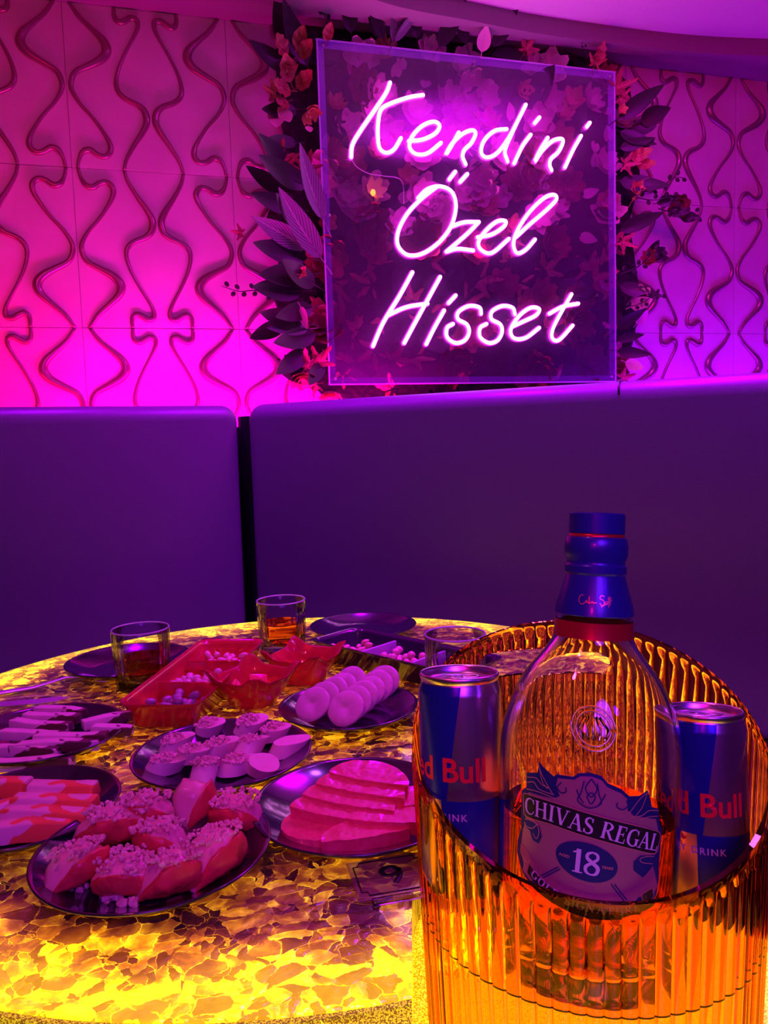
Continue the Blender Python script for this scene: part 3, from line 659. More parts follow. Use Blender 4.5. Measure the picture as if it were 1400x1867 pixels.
bm = bmesh.new(); lathe(bm, [(0, TZ-.031), (.20, TZ-.031), (.20, TZ-.05), (0.06, TZ-.09), (.045, .35), (.045, .04), (.3, .025), (.3, 0.0), (0, 0)], 64); o = fin('pedestal', bm, MT['black'], tab); sharp(o)

SH = TZ-.0855; st_ = empty('side_table', (0.13, 0.42, 0)); prop(st_, 'low added side table with glowing gold glitter top under the ribbed bucket at the bottom edge', 'table')
M_gl = glitter('glowing_glitter_top', 1100, (0.20, 0.10, 0.01), (0.8, 0.55, 0.08), 0.9, 0.6, 3.0)  # invented glow, added to light the bucket amber from below
bm = bmesh.new(); lathe(bm, [(0, SH-.026), (.258, SH-.026), (.260, SH-.024), (.260, SH-.002), (.258, SH), (0, SH)], 96); sharp(fin('tabletop', bm, M_gl, st_))
bm = bmesh.new(); lathe(bm, [(0, SH-.026), (.04, SH-.0265), (.03, SH-.05), (.03, .03), (.16, .02), (.16, 0), (0, 0)], 48); sharp(fin('pedestal', bm, MT['black'], st_))

# ============================================================ PLATES
def plate_mesh(R):
    bm = bmesh.new()
    prof = [(0, .003), (R*.60, .003), (R*.63, .0034)]
    prof += [(R*.70, .0055), (R*.85, .011), (R*.97, .0168), (R, .0185), (R+.0015, .0180), (R+.001, .0165), (R*.9, .0095), (R*.68, .0015), (R*.6, 0.0), (0, 0)]
    # shallow concentric rings pressed in the well
    lathe(bm, prof, 96)
    me = bpy.data.meshes.new('dinner_plate'); bmesh.ops.recalc_face_normals(bm, faces=bm.faces); bm.to_mesh(me); bm.free()
    for p in me.polygons: p.use_smooth = True
    me.materials.append(MT['plate']); return me
PM = plate_mesh(0.0905); PMs = plate_mesh(0.082)
def plate(x, y, label, me=PM, zc=.016):
    p = at(x, y, TZ+zc); o = bpy.data.objects.new('dinner_plate', me); COL.objects.link(o); o.location = (p.x, p.y, TZ+0.0004)
    prop(o, label, 'plate', 'black round plates on the table'); return Vector((p.x, p.y, TZ))
pA = plate(281, 1545, 'front black plate carrying fruit wedges covered in crushed nuts')
pB = plate(650, 1463, 'black plate of pink melon slices beside the ribbed bucket')
pC = plate(406, 1371, 'black plate of banana slices with nut crumbs, centre of the table')
pD = plate(635, 1286, 'black plate holding two overlapping rows of round slices', PMs)
pE = plate(78, 1335, 'black plate of marbled sticks at the left, behind the orange slices')
pF = plate(42, 1470, 'black plate of orange and white slices cut off by the left edge', PMs)
pJ = plate(236, 1203, 'empty black plate behind the left whisky glass')
pK = plate(662, 1140, 'empty black plate at the far edge of the table')

def thing_mesh(name, me, loc, rot, label, cat, group=None, sc=None):
    o = bpy.data.objects.new(name, me); COL.objects.link(o); o.location = loc; o.rotation_euler = rot
    if sc: o.scale = sc if isinstance(sc, tuple) else (sc,)*3
    return prop(o, label, cat, group)
def tomesh(bm, name, m, smooth=True, ang=None):
    bmesh.ops.recalc_face_normals(bm, faces=bm.faces)
    me = bpy.data.meshes.new(name); bm.to_mesh(me); bm.free()
    for x in (m if isinstance(m, (list, tuple)) else [m]): me.materials.append(x)
    for p in me.polygons: p.use_smooth = smooth
    if ang: me.set_sharp_from_angle(angle=radians(ang))
    return me
PR = TZ+0.0036   # top of a plate's well

# ---- plate A : peach-like wedges with crushed nuts
M_peach = noisy('soft_fruit_flesh', (0.80, 0.42, 0.34), (0.70, 0.30, 0.24), 40, 0.35, bump=.25, coat=.3)
M_skin = noisy('red_fruit_skin', (0.62, 0.06, 0.05), (0.75, 0.12, 0.06), 30, 0.3)
M_nut = noisy('crushed_nuts', (0.62, 0.38, 0.25), (0.8, 0.58, 0.42), 120, 0.7, bump=.5)
def crumb_bm(bm, cx, cy, z, spread, n, seed, size=0.0028, hz=0.006):
    R_ = random.Random(seed)
    for _ in range(n):
        a = R_.uniform(0, 2*pi); r = spread*sqrt(R_.random())
        s = size*R_.uniform(.5, 1.35)
        rs = bmesh.ops.create_icosphere(bm, subdivisions=1, radius=s)
        bmesh.ops.scale(bm, vec=(R_.uniform(.7, 1.3), R_.uniform(.7, 1.3), R_.uniform(.6, 1)), verts=rs['verts'])
        bmesh.ops.rotate(bm, matrix=Matrix.Rotation(R_.uniform(0, 3), 3, Vector((R_.random(), R_.random(), R_.random()+.1)).normalized()), verts=rs['verts'])
        k = 1-(r/spread)**2
        bmesh.ops.translate(bm, vec=(cx+r*cos(a), cy+r*sin(a), z+hz*k*R_.uniform(.3, 1)), verts=rs['verts'])
def wedge_bm(L, W, H_, seed=0, n=14, m_=10):
    """fruit wedge lying on its skin: convex skin below and outside, concave cut faces on top; along x"""
    bm = bmesh.new(); rings = []
    for i in range(n+1):
        s = -1+2*i/n; k = max(0.0, 1-abs(s)**2.4)**0.6
        if k < .12: k = .12
        x = L/2*s; bend = -0.16*L*s*s
        ring = []
        for j in range(m_):   # skin arc
            a = pi*(0.86+j/(m_-1)*0.88)
            ring.append((W/2*k*cos(a), H_*k*(0.55+0.55*sin(a))))
        ring.append((W*.36*k, H_*k*0.78)); ring.append((W*.12*k, H_*k*.93)); ring.append((-W*.16*k, H_*k*.84)); ring.append((-W*.38*k, H_*k*.66))
        rings.append([bm.verts.new((x, y-bend*.6, z)) for y, z in ring])
    q = len(rings[0])
    for A, B in zip(rings, rings[1:]):
        for j in range(q):
            f_ = bm.faces.new((A[j], A[(j+1) % q], B[(j+1) % q], B[j])); f_.material_index = 1 if j < m_-1 else 0
    bm.faces.new(rings[0][::-1]); bm.faces.new(rings[-1])
    bmesh.ops.subdivide_edges(bm, edges=bm.edges, cuts=1, use_grid_fill=True)
    jitter(bm, 0.0022, 90, seed); jitter(bm, 0.001, 300, seed+3)
    return bm
WA_ = [ # px, py, z-lift, rot, L, W, H, label
 (362, 1452, .013, 80, .036, .034, .034, 'upright red-skinned fruit chunk at the back of the front plate'),
 (205, 1503, .004, 20, .060, .036, .027, 'fruit wedge at the upper left of the front plate'),
 (262, 1478, .004, -10, .052, .032, .028, 'fruit wedge heaped with nuts at the back left of the front plate'),
 (150, 1572, .002, 62, .050, .036, .028, 'leftmost fruit wedge on the front plate'),
 (228, 1592, .001, 4, .050, .034, .026, 'nearest fruit wedge on the front plate, left of centre'),
 (318, 1590, .001, 32, .048, .036, .030, 'fruit wedge with red skin in the near middle of the front plate'),
 (285, 1528, .009, -25, .048, .030, .025, 'fruit wedge lying on the middle of the heap on the front plate'),
 (402, 1550, .002, 68, .054, .040, .034, 'large red-skinned fruit wedge at the right of the front plate'),
 (425, 1478, .004, -10, .048, .032, .028, 'fruit wedge at the back right of the front plate')]
for i, (x, y, lz, ro, L, W, H_, lb) in enumerate(WA_):
    L *= 1.08; W *= 1.12; H_ *= 1.1
    p = at(x, y, PR+lz+H_*.5)
    e = empty('fruit_wedge', (p.x, p.y, PR+lz), (random.uniform(-.25, 0), random.uniform(-.12, .12), radians(ro)))
    prop(e, lb, 'fruit wedge', 'fruit wedges with nuts on the front plate')
    fin('flesh', wedge_bm(L, W, H_, i), [M_peach, M_skin], e)
    bm = bmesh.new(); crumb_bm(bm, 0, L*.04, H_*.82, L*.42, 0 if i == 0 else 100, i+50, .0019, .0035)
    if i: prop(fin('nut_crumbs', bm, M_nut, e, smooth=False), kind='stuff')
    else: bm.free()
bm = bmesh.new(); R_ = random.Random(3)
for (x, y) in ((215, 1640), (345, 1597), (140, 1612), (300, 1450), (330, 1470), (205, 1625), (240, 1645), (395, 1500)):
    q = at(x, y, PR+.003); crumb_bm(bm, q.x, q.y, PR+.002, .008, 6, int(x), .0035, .002)
prop(fin('nut_crumbs', bm, M_nut, smooth=False), 'loose crushed nut crumbs scattered on the front plate', 'nut crumbs', kind='stuff')

# ---- plate B : melon slices
M_melon = noisy('pink_melon_flesh', (0.80, 0.16, 0.16), (0.72, 0.10, 0.12), 160, 0.22, bump=.5, bd=.001, coat=.6)
def half_slice(Rr, th, seed, full=False):
    bm = bmesh.new(); poly = []
    n = 26
    for i in range(n+1):
        a = pi*i/n if not full else 2*pi*i/(n+1)
        poly.append((Rr*cos(a), Rr*sin(a)*(0.66 if not full else .8)))
    if not full:
        poly += [(-Rr*.6, -Rr*.05), (-Rr*.2, -Rr*.07), (Rr*.2, -Rr*.06), (Rr*.6, -Rr*.03)]
    prism(bm, poly, 0, th)
    es = [e for e in bm.edges if e.calc_face_angle(0) > 1.0]
    bmesh.ops.bevel(bm, geom=es, offset=th*.22, segments=3, affect='EDGES')
    bmesh.ops.triangulate(bm, faces=bm.faces); bmesh.ops.subdivide_edges(bm, edges=[e for e in bm.edges if e.calc_length() > .006], cuts=2)
    jitter(bm, 0.0009, 140, seed)
    return tomesh(bm, 'melon_slice', M_melon, True, 45)
BS = [ # x, y, lift, rotZ, lean, R, th, full
 (582, 1512, .000, -20, .06, .032, .009, True, 'melon slice lying flat at the left of the pink slices'),
 (668, 1540, .000, 10, .15, .036, .012, False, 'nearest melon slice on the plate beside the bucket'),
 (712, 1512, .006, -6, .20, .034, .012, False, 'melon slice resting behind the nearest one beside the bucket'),
 (742, 1480, .011, 8, .25, .033, .012, False, 'rightmost melon slice, half hidden by the bucket'),
 (612, 1500, .007, -17, .25, .041, .012, False, 'first melon slice of the overlapping row, nearest the camera'),
 (634, 1478, .013, -17, .25, .041, .012, False, 'second melon slice of the overlapping row'),
 (656, 1456, .019, -17, .25, .040, .012, False, 'third melon slice of the overlapping row'),
 (672, 1434, .025, -17, .28, .036, .012, False, 'top melon slice at the back of the overlapping row')]
for i, (x, y, lz, ro, ln, Rr, th, fu, lb) in enumerate(BS):
    p = at(x, y, PR+lz+.004)
    e_ = (Matrix.Rotation(ln, 3, 'X') @ Matrix.Rotation(radians(ro), 3, 'Z')) if not fu else (Matrix.Rotation(ln, 3, 'X'))
    thing_mesh('melon_slice', half_slice(Rr, th, i, fu), (p.x, p.y, PR+lz+.001), e_.to_euler(), lb, 'melon slice', 'pink melon slices')

# ---- plate C : banana slices
M_ban = noisy('banana_flesh', (0.86, 0.70, 0.52), (0.80, 0.60, 0.42), 60, 0.4, bump=.15, coat=.2)
def ban(L, W, th, seed):
    bm = bmesh.new(); poly = [(L/2*cos(a)*(1+.06*cos(a)), W/2*sin(a)) for a in [2*pi*i/26 for i in range(26)]]
    prism(bm, poly, 0, th)
    for v in bm.verts:
        v.co.x += (v.co.z/th-.5)*th*.7
    es = [e for e in bm.edges if e.calc_face_angle(0) > 1.0]
    bmesh.ops.bevel(bm, geom=es, offset=th*.12, segments=2, affect='EDGES')
    jitter(bm, .0009, 90, seed)
    return tomesh(bm, 'banana_slice', M_ban, True, 45)
CS = [(300, 1392, .001, 10, 'leftmost'), (372, 1405, .002, 75, 'nearest upright chunk of'), (430, 1393, .001, 25, 'near middle'), (478, 1392, .002, -50, 'near right'), (525, 1360, .002, 15, 'rightmost'),
      (500, 1335, .004, -25, 'back right'), (455, 1320, .004, 10, 'back middle'), (380, 1325, .004, -15, 'back left'), (320, 1355, .004, 20, 'upper left'), (400, 1362, .009, 0, 'raised central'), (455, 1358, .009, 35, 'raised right-hand'), (350, 1375, .006, -30, 'left inner')]
for i, (x, y, lz, ro, wd) in enumerate(CS):
    up_ = (i == 1); L = .040 if i in (0, 3, 4) else .034; th = .014 if not up_ else .02
    p = at(x, y, PR+lz+th*.6)
    e = empty('banana_slice', (p.x, p.y, PR+lz), (random.uniform(-.2, .2), random.uniform(-.2, .2), radians(ro)))
    prop(e, wd+' banana piece on the central black plate', 'banana slice', 'banana slices')
    me = ban(L if not up_ else .026, .026, th, i); o = link('flesh', me, None, e)
    if i not in (3, 4):
        bm = bmesh.new(); crumb_bm(bm, 0, 0, th*.95, .014, 80, i+11, .0019, .006); prop(fin('nut_crumbs', bm, M_nut, e, smooth=False), kind='stuff')
# ---- plate D : two rows of round slices
M_kiwi = noisy('pale_round_slice', (0.66, 0.50, 0.42), (0.55, 0.38, 0.32), 70, 0.45, bump=.15)
M_rind = mat('thin_slice_rind', (0.45, 0.30, 0.25), 0.5)
def rslice(Rr, th, seed):
    bm = bmesh.new(); rings = lathe(bm, [(0, 0), (Rr*.88, 0), (Rr*.97, th*.25), (Rr, th*.55), (Rr*.95, th*.85), (Rr*.84, th), (Rr*.30, th*1.06), (Rr*.2, th*.8), (0, th*.75)], 30)
    jitter(bm, .0009, 80, seed); return tomesh(bm, 'round_slice', M_kiwi, True, 40)
RM = [rslice(.0225-.0006*k, .0058, k) for k in range(4)]
def row(n, a, b, word):
    A = at(a[0], a[1], PR+.018); B = at(b[0], b[1], PR+.018)
    for i in range(n):
        k = i/(n-1); p = A.lerp(B, k); d = (A-B).normalized()
        ang = atan2(d.y, d.x)
        # disc axis (+z) leans toward the viewer end
        o = thing_mesh('round_slice', RM[i % 4], (p.x, p.y, PR+.0215*.86+.001), (0, 0, 0), ('front' if i == 0 else 'back' if i == n-1 else ['second', 'third', 'fourth', 'fifth', 'sixth', 'seventh'][i-1])+' round slice of the '+word+' row on the far right plate', 'fruit slice', 'round slices in two rows')
        o.rotation_euler = (Matrix.Rotation(ang, 3, 'Z') @ Matrix.Rotation(radians(50+(i*37%11)-5), 3, 'Y')).to_euler()
row(5, (572, 1288), (640, 1248), 'left')
row(6, (632, 1296), (700, 1246), 'right')
# ---- plate E : marbled sticks
def marble(name, a, b, sc, th=.5):
    m = mat(name, a, .45, coat=.2); g = N(m); nz = g.noise(sc, 1)
    g.l(g.ramp(nz.outputs[0], [(th-.01, a), (th+.01, b)]), g.b.inputs['Base Color']); return m
M_stick = marble('cream_and_brown_marbled', (0.80, 0.58, 0.48), (0.10, 0.04, 0.02), 48, .55)
def bar(L, W, H_, seed, m, taper=.85):
    bm = bmesh.new(); box(bm, (0, 0, H_/2), (L, W, H_), H_*.14, 2)
    for v in bm.verts: v.co.y *= 1-(1-taper)*v.co.z/H_
    bmesh.ops.subdivide_edges(bm, edges=[e for e in bm.edges if e.calc_length() > .02], cuts=6, use_grid_fill=True)
    for v in bm.verts: v.co.z += .0010*sin(v.co.x*60+seed); v.co.y += .0012*sin(v.co.x*45+seed*2)
    jitter(bm, .0006, 120, seed)
    return tomesh(bm, 'bar', m, True, 40)
ES = [(60, 1390, .001, -2, .085, 'nearest'), (40, 1368, .003, -8, .085, 'near left'), (100, 1358, .006, 4, .095, 'second layer near'), (60, 1340, .005, -10, .085, 'long middle'),
      (130, 1345, .009, 0, .080, 'right-hand middle'), (75, 1322, .006, -14, .080, 'upper middle'), (95, 1308, .006, -16, .075, 'upper back'), (110, 1297, .006, -18, .070, 'rearmost'), (196, 1312, .011, 35, .055, 'raised right-end'), (205, 1330, .006, -5, .045, 'short right-end')]
for i, (x, y, lz, ro, L, wd) in enumerate(ES):
    p = at(x, y, PR+lz+.006)
    thing_mesh('marbled_stick', bar(L, .015, .011, i, M_stick), (p.x, p.y, PR+lz), (0, 0, radians(ro)), wd+' cream and brown marbled stick on the left plate', 'snack stick', 'marbled sticks')
# ---- plate F : orange and white slices
M_or = marble('orange_and_white_slice', (0.85, 0.55, 0.46), (0.85, 0.20, 0.05), 44, .48)
FS = [(50, 1512, .001, 6, .075, 'nearest'), (85, 1487, .005, -8, .080, 'second'), (100, 1465, .009, -6, .075, 'third'), (115, 1440, .012, -2, .062, 'topmost right-hand'), (20, 1470, .004, 25, .055, 'left inner'), (10, 1432, .008, -15, .050, 'back left')]
for i, (x, y, lz, ro, L, wd) in enumerate(FS):
    p = at(x, y, PR+lz+.008)
    thing_mesh('fruit_slice', bar(L, .024, .015, i+20, M_or, .6), (p.x, p.y, PR+lz), (0, 0, radians(ro)), wd+' orange and white slice on the plate at the left edge', 'fruit slice', 'orange and white slices')

# ============================================================ TRAYS
M_red = glass('red_clear_plastic', (1.0, 0.22, 0.12), 0.05, 1.35)
M_redp = mat('translucent_red_plastic', (0.75, 0.03, 0.05), 0.12, coat=.5, trans=.55, ior=1.2)
M_smoke = mat('translucent_smoky_plastic', (0.02, 0.012, 0.03), 0.12, coat=.6)
def tray(label, c, ang, L, W, m, lip=.0):
    """three-compartment tray, long side along x"""
    e = empty('snack_tray', (c[0], c[1], TZ+.0004), (0, 0, ang)); prop(e, label, 'snack tray', 'three-compartment snack trays')
    h = .032; bm = bmesh.new()
    def ringpts(sx, sy, z, cr=.016, n=5):
        out = []
        for qx, qy, a0 in ((1, 1, 0), (-1, 1, 90), (-1, -1, 180), (1, -1, 270)):
            for k in range(n):
                a = radians(a0+90*k/(n-1)); out.append((qx*(sx-cr)+cr*cos(a), qy*(sy-cr)+cr*sin(a), z))
        return out
    prof = [(L/2-.014, W/2-.014, 0), (L/2-.008, W/2-.008, .004), (L/2-.002, W/2-.002, h-.004), (L/2+.002, W/2+.002, h), (L/2+.002, W/2+.002, h+.002), (L/2-.002, W/2-.002, h+.001), (L/2-.006, W/2-.006, h-.004), (L/2-.012, W/2-.012, .007), (L/2-.018, W/2-.018, .004)]
    rs = [[bm.verts.new(q) for q in ringpts(*p)] for p in prof]
    n = len(rs[0])
    for A, B in zip(rs, rs[1:]):
        for i in range(n): bm.faces.new((A[i], A[(i+1) % n], B[(i+1) % n], B[i]))
    bm.faces.new(rs[0][::-1]); bm.faces.new(rs[-1])
    sharp(fin('tray_body', bm, m, e), 60)
    for s in (-1, 1):
        bm = bmesh.new(); box(bm, (s*L/6, 0, h/2+.001), (.004, W-.020, h-.008), .0015, 2); fin('divider', bm, m, e)
    return e
def nuts(e, c, ang, L, W, comp, kind, n, label, group, seed):
    R_ = random.Random(seed)
    me = kind
    cxl = (comp-1)*L/3; ca, sa = cos(ang), sin(ang)
    pts = []
    k = 0
    while len(pts) < n and k < 4000:
        k += 1
        x = R_.uniform(-L/6+.014, L/6-.014); y = R_.uniform(-W/2+.018, W/2-.018)
        lay = 0 if len(pts) < n*.7 else 1
        if all((x-a)**2+(y-b)**2 > .0098**2 or l2 != lay for a, b, l2 in pts): pts.append((x, y, lay))
    for x, y, lay in pts:
        X = cxl+x; wx = c[0]+X*ca-y*sa; wy = c[1]+X*sa+y*ca
        thing_mesh('nut', me, (wx, wy, TZ+.011+lay*.0085), (R_.uniform(-.6, .6), R_.uniform(-.6, .6), R_.uniform(0, 6)), label, 'nut', group)
def nutmesh(a, b, c, m, seed, crease=0):
    bm = bmesh.new(); bmesh.ops.create_icosphere(bm, subdivisions=3, radius=1)
    bmesh.ops.scale(bm, vec=(a, b, c), verts=bm.verts)
    for v in bm.verts:
        t_ = v.co.x/a; v.co.y *= 1-.18*t_; v.co.z *= 1-.15*t_
        if crease: v.co.y += .25*b*t_*t_
    jitter(bm, .0004, 200, seed)
    me = tomesh(bm, 'nut', m); return me
M_n1 = noisy('roasted_peanut', (0.75, 0.48, 0.30), (0.62, 0.36, 0.20), 90, .4)
M_n2 = noisy('hazelnut', (0.62, 0.36, 0.26), (0.75, 0.50, 0.38), 60, .35)
M_n3 = noisy('dark_raisin_nut', (0.30, 0.18, 0.22), (0.42, 0.26, 0.28), 60, .35)
NU1 = nutmesh(.0075, .0048, .0045, M_n1, 1, 1); NU2 = nutmesh(.0062, .0060, .0056, M_n2, 2); NU3 = nutmesh(.008, .0056, .005, M_n3, 3)
cG = (-0.255, 1.018); aG = atan2(1.16-.876, -.239+.27); LG = .295; WG = .098
G1 = tray('translucent red three-compartment snack tray between the whisky glasses', cG, aG, LG, WG, M_redp)
nuts(G1, cG, aG, LG, WG, 0, NU3, 26, 'dark dried nut in the nearest compartment of the red tray', 'nuts in the near compartment of the red tray', 1)
nuts(G1, cG, aG, LG, WG, 1, NU2, 26, 'round pale nut in the middle compartment of the red tray', 'nuts in the middle compartment of the red tray', 2)
nuts(G1, cG, aG, LG, WG, 2, NU1, 26, 'long pale nut in the far compartment of the red tray', 'nuts in the far compartment of the red tray', 3)
# black tray
cH = (-0.005, 1.108); aH = atan2(1.049-1.219, .07+.077); LH = .285; WH = .098
cH = (0.020, 1.085); aH = radians(-43)
G2 = tray('black three-compartment snack tray in front of the far empty plate', cH, aH, LH, WH, M_smoke)
for dv in [c_ for c_ in G2.children if c_.name.startswith('divider')]:
    dv.data.materials.clear(); dv.data.materials.append(mat('pale_divider', (.5, .4, .5), .3)); dv['label'] = 'pale divider'
nuts(G2, cH, aH, LH, WH, 0, NU1, 26, 'long pale nut in the left compartment of the black tray', 'nuts in the left compartment of the black tray', 4)
nuts(G2, cH, aH, LH, WH, 1, NU2, 26, 'round nut in the middle compartment of the black tray', 'nuts in the middle compartment of the black tray', 5)
nuts(G2, cH, aH, LH, WH, 2, NU2, 18, 'round nut in the right compartment of the black tray', 'nuts in the right compartment of the black tray', 6)

# ============================================================ SQUARE RED BOWLS with candy
def bowl(label, c, ang, R):
    e = empty('snack_bowl', (c[0], c[1], TZ+.0004), (0, 0, ang)); prop(e, label, 'bowl', 'red square bowls')
    bm = bmesh.new(); n = 48
    def ring(k, z, pw, lift):
        out = []
        for i in range(n):
            a = 2*pi*i/n; c4 = abs(cos(2*a))         # corners at 0,90..
            r = R*k*(1+pw*((max(0, cos(4*a))**3)))
            if pw: r = R*k/((abs(cos(a))+abs(sin(a)))**(.9*pw*2))
            out.append(bm.verts.new((r*cos(a), r*sin(a), z+lift*(max(0, cos(4*a)) ** 2))))
        return out
    prof = [(.42, 0, 0, 0), (.5, .003, .1, 0), (.72, .02, .35, .002), (1.0, .036, .55, .012), (1.0, .0385, .55, .012), (.95, .0375, .55, .012), (.69, .022, .35, .002), (.46, .006, .1, 0), (.38, .004, 0, 0)]
    rs = [ring(*p) for p in prof]
    for A, B in zip(rs, rs[1:]):
        for i in range(n): bm.faces.new((A[i], A[(i+1) % n], B[(i+1) % n], B[i]))
    bm.faces.new(rs[0][::-1]); bm.faces.new(rs[-1])
    fin('bowl_body', bm, M_redp, e); return e
b1 = at(462, 1262, TZ+.015); b2 = at(556, 1222, TZ+.015)
bowl('near red square bowl with pointed corners, beside the red tray', (b1.x, b1.y), radians(12), .062)
bowl('far red square bowl, behind the plate of round slices', (b2.x, b2.y), radians(20), .062)
M_candy = mat('red_candy', (0.8, 0.05, 0.08), 0.2, coat=.5)
for i, (b, dx, dy, dz, rx, ry, rz, lb) in enumerate(((b1, -.018, -.004, .012, .3, .9, .2, 'red candy piece leaning at the left of the near red bowl'), (b1, .014, .004, .012, .2, .4, 1.0, 'red candy piece at the right of the near red bowl'), (b1, .002, .024, .014, .9, .2, .5, 'red candy piece at the back of the near red bowl'), (b2, .0, -.004, .012, .2, .5, .9, 'red candy piece in the far red bowl'))):
    bm = bmesh.new(); box(bm, (0, 0, 0), (.026, .017, .009), .002, 2)
    thing_mesh('candy', tomesh(bm, 'candy', M_candy, True, 40), (b.x+dx, b.y+dy, TZ+dz+.008), (rx, ry, rz), lb, 'candy', 'red candies')

# ============================================================ TUMBLERS
M_glass = glass('clear_glass', (1, 1, 1), 0.0, 1.45)
def thin_glass(name):
    m = bpy.data.materials.new(name); m.use_nodes = True; g = N(m); t = m.node_tree; t.nodes.remove(g.b)
    tr = g.n('ShaderNodeBsdfTransparent'); tr.inputs[0].default_value = (.95, .95, .97, 1)
    gl = g.n('ShaderNodeBsdfGlossy'); gl.inputs['Roughness'].default_value = 0.04
    fr = g.n('ShaderNodeLayerWeight'); fr.inputs[0].default_value = 0.28
    mx = g.n('ShaderNodeMixShader'); g.l(g.math('MULTIPLY', fr.outputs['Fresnel'], 0.85), mx.inputs[0]); g.l(tr.outputs[0], mx.inputs[1]); g.l(gl.outputs[0], mx.inputs[2])
    g.l(mx.outputs[0], t.nodes['Material Output'].inputs['Surface']); return m
M_thin = thin_glass('tumbler_glass')
M_rimg = mat('polished_glass_rim', (.8, .8, .85), .15, trans=.5, ior=1.2, coat=1.0)
M_whis = glass('whisky', (1.0, 0.52, 0.10), 0.0, 1.16)
def tumbler(label, x, y, liquid, R=.0395, Hh=.083):
    p = at(x, y, TZ); e = empty('whisky_glass', (p.x, p.y, TZ+.0006)); prop(e, label, 'glass', 'ribbed whisky tumblers')
    def fr(a, z):
        k = 1.0 if .004 < z < .05 else max(0, 1-(z-.05)/.01) if z >= .05 else .3
        return 1-.028*k*(.5-.5*cos(24*a))
    bm = bmesh.new()
    lathe(bm, [(0, 0), (R-.007, 0), (R-.0045, .002), (R-.003, .010), (R-.002, .03), (R-.001, .05), (R-.0005, .06), (R, Hh-.001), (R-.0008, Hh), (R-.0018, Hh), (R-.0025, Hh-.001)], 192, fr=fr)
    rr = lathe(bm, [(R-.0025, Hh-.001), (R-.003, .06), (R-.0045, .03), (R-.0055, .016), (R-.009, .0135), (0, .013)], 192)
    bmesh.ops.remove_doubles(bm, verts=bm.verts, dist=1e-6)
    fin('glass_body', bm, M_thin, e)
    bm = bmesh.new(); tube(bm, [((R-.0012)*cos(2*pi*i/64), (R-.0012)*sin(2*pi*i/64), Hh) for i in range(65)], .0013, 6, nrm=(0, 0, 1)); fin('rolled_rim', bm, M_rimg, e)
    bm = bmesh.new(); lathe(bm, [(0, .0005), (R-.008, .0005), (R-.006, .003), (R-.0062, .0095), (R-.01, .0125), (0, .0125)], 72, fr=fr); fin('thick_base', bm, glass('thick_glass_base', (1, 1, 1), .02, 1.3), e)
    if liquid:
        bm = bmesh.new(); z1 = .013+liquid
        lathe(bm, [(0, .0134), (R-.0094, .0139), (R-.0059, .0165), (R-.0049, .03), (R-.0050+.0012*(z1-.03)/.03, z1), (0, z1)], 96)
        o = fin('whisky', bm, M_whis, e); sharp(o, 50)
    return e
tumbler('ribbed tumbler of whisky at the left, in front of an empty plate', 262, 1253, .030)
tumbler('ribbed tumbler of whisky at the far edge, behind the red bowls', 516, 1187, .034)
tumbler('empty ribbed tumbler half hidden behind the bucket', 832, 1272, 0)

# ============================================================ CUTLERY
def cutlery():
    # fork
    h = at(-25, 1271); t_ = at(190, 1243); d = (t_-h); L = d.length; ang = atan2(d.y, d.x)
    e = empty('fork', (h.x, h.y, TZ), (0, 0, ang)); prop(e, 'steel fork at the left edge pointing towards the whisky glass', 'fork')
    def strip_(P, wd, th, name, m):
        bm = bmesh.new(); rs = []
        for (x, z), w_ in zip(P, wd):
            rs.append([bm.verts.new(q) for q in ((x, -w_, z), (x, w_, z), (x, w_, z+th), (x, -w_, z+th))])
        for A, B in zip(rs, rs[1:]):
            for i in range(4): bm.faces.new((A[i], A[(i+1) % 4], B[(i+1) % 4], B[i]))
        bm.faces.new(rs[0][::-1]); bm.faces.new(rs[-1]); return fin(name, bm, m, e)
    strip_([(-.02, .002), (0, .002), (.06, .004), (.10, .012), (.125, .012), (.14, .006)], [.007, .008, .0045, .003, .006, .0105], .0022, 'handle', MT['steel'])
    for k in range(4):
        y = (k-1.5)*.0062; bm = bmesh.new()
        tube(bm, smooth_pts([(.138, y*.9, .0065), (.155, y, .003), (.172, y, .004), (.187, y*.95, .010)], 4), [.0018]*12+[.0006], 6); fin('tine', bm, MT['steel'], e)
    # knife
    h = at(-40, 1290); t_ = at(125, 1276); d = (t_-h); ang = atan2(d.y, d.x); L = d.length
    e = empty('knife', (h.x, h.y, TZ+.0008), (0, 0, ang)); prop(e, 'steel table knife lying in front of the fork', 'knife')
    bm = bmesh.new(); prism(bm, [(0, -.010), (L*.6, -.011), (L*.9, -.007), (L, .004), (L*.9, .009), (0, .009)], 0, .0016); fin('blade', bm, MT['steel'], e, smooth=False)
    bm = bmesh.new(); box(bm, (-.05, 0, .004), (.1, .015, .008), .003, 3); fin('handle', bm, MT['steel'], e)
cutlery()

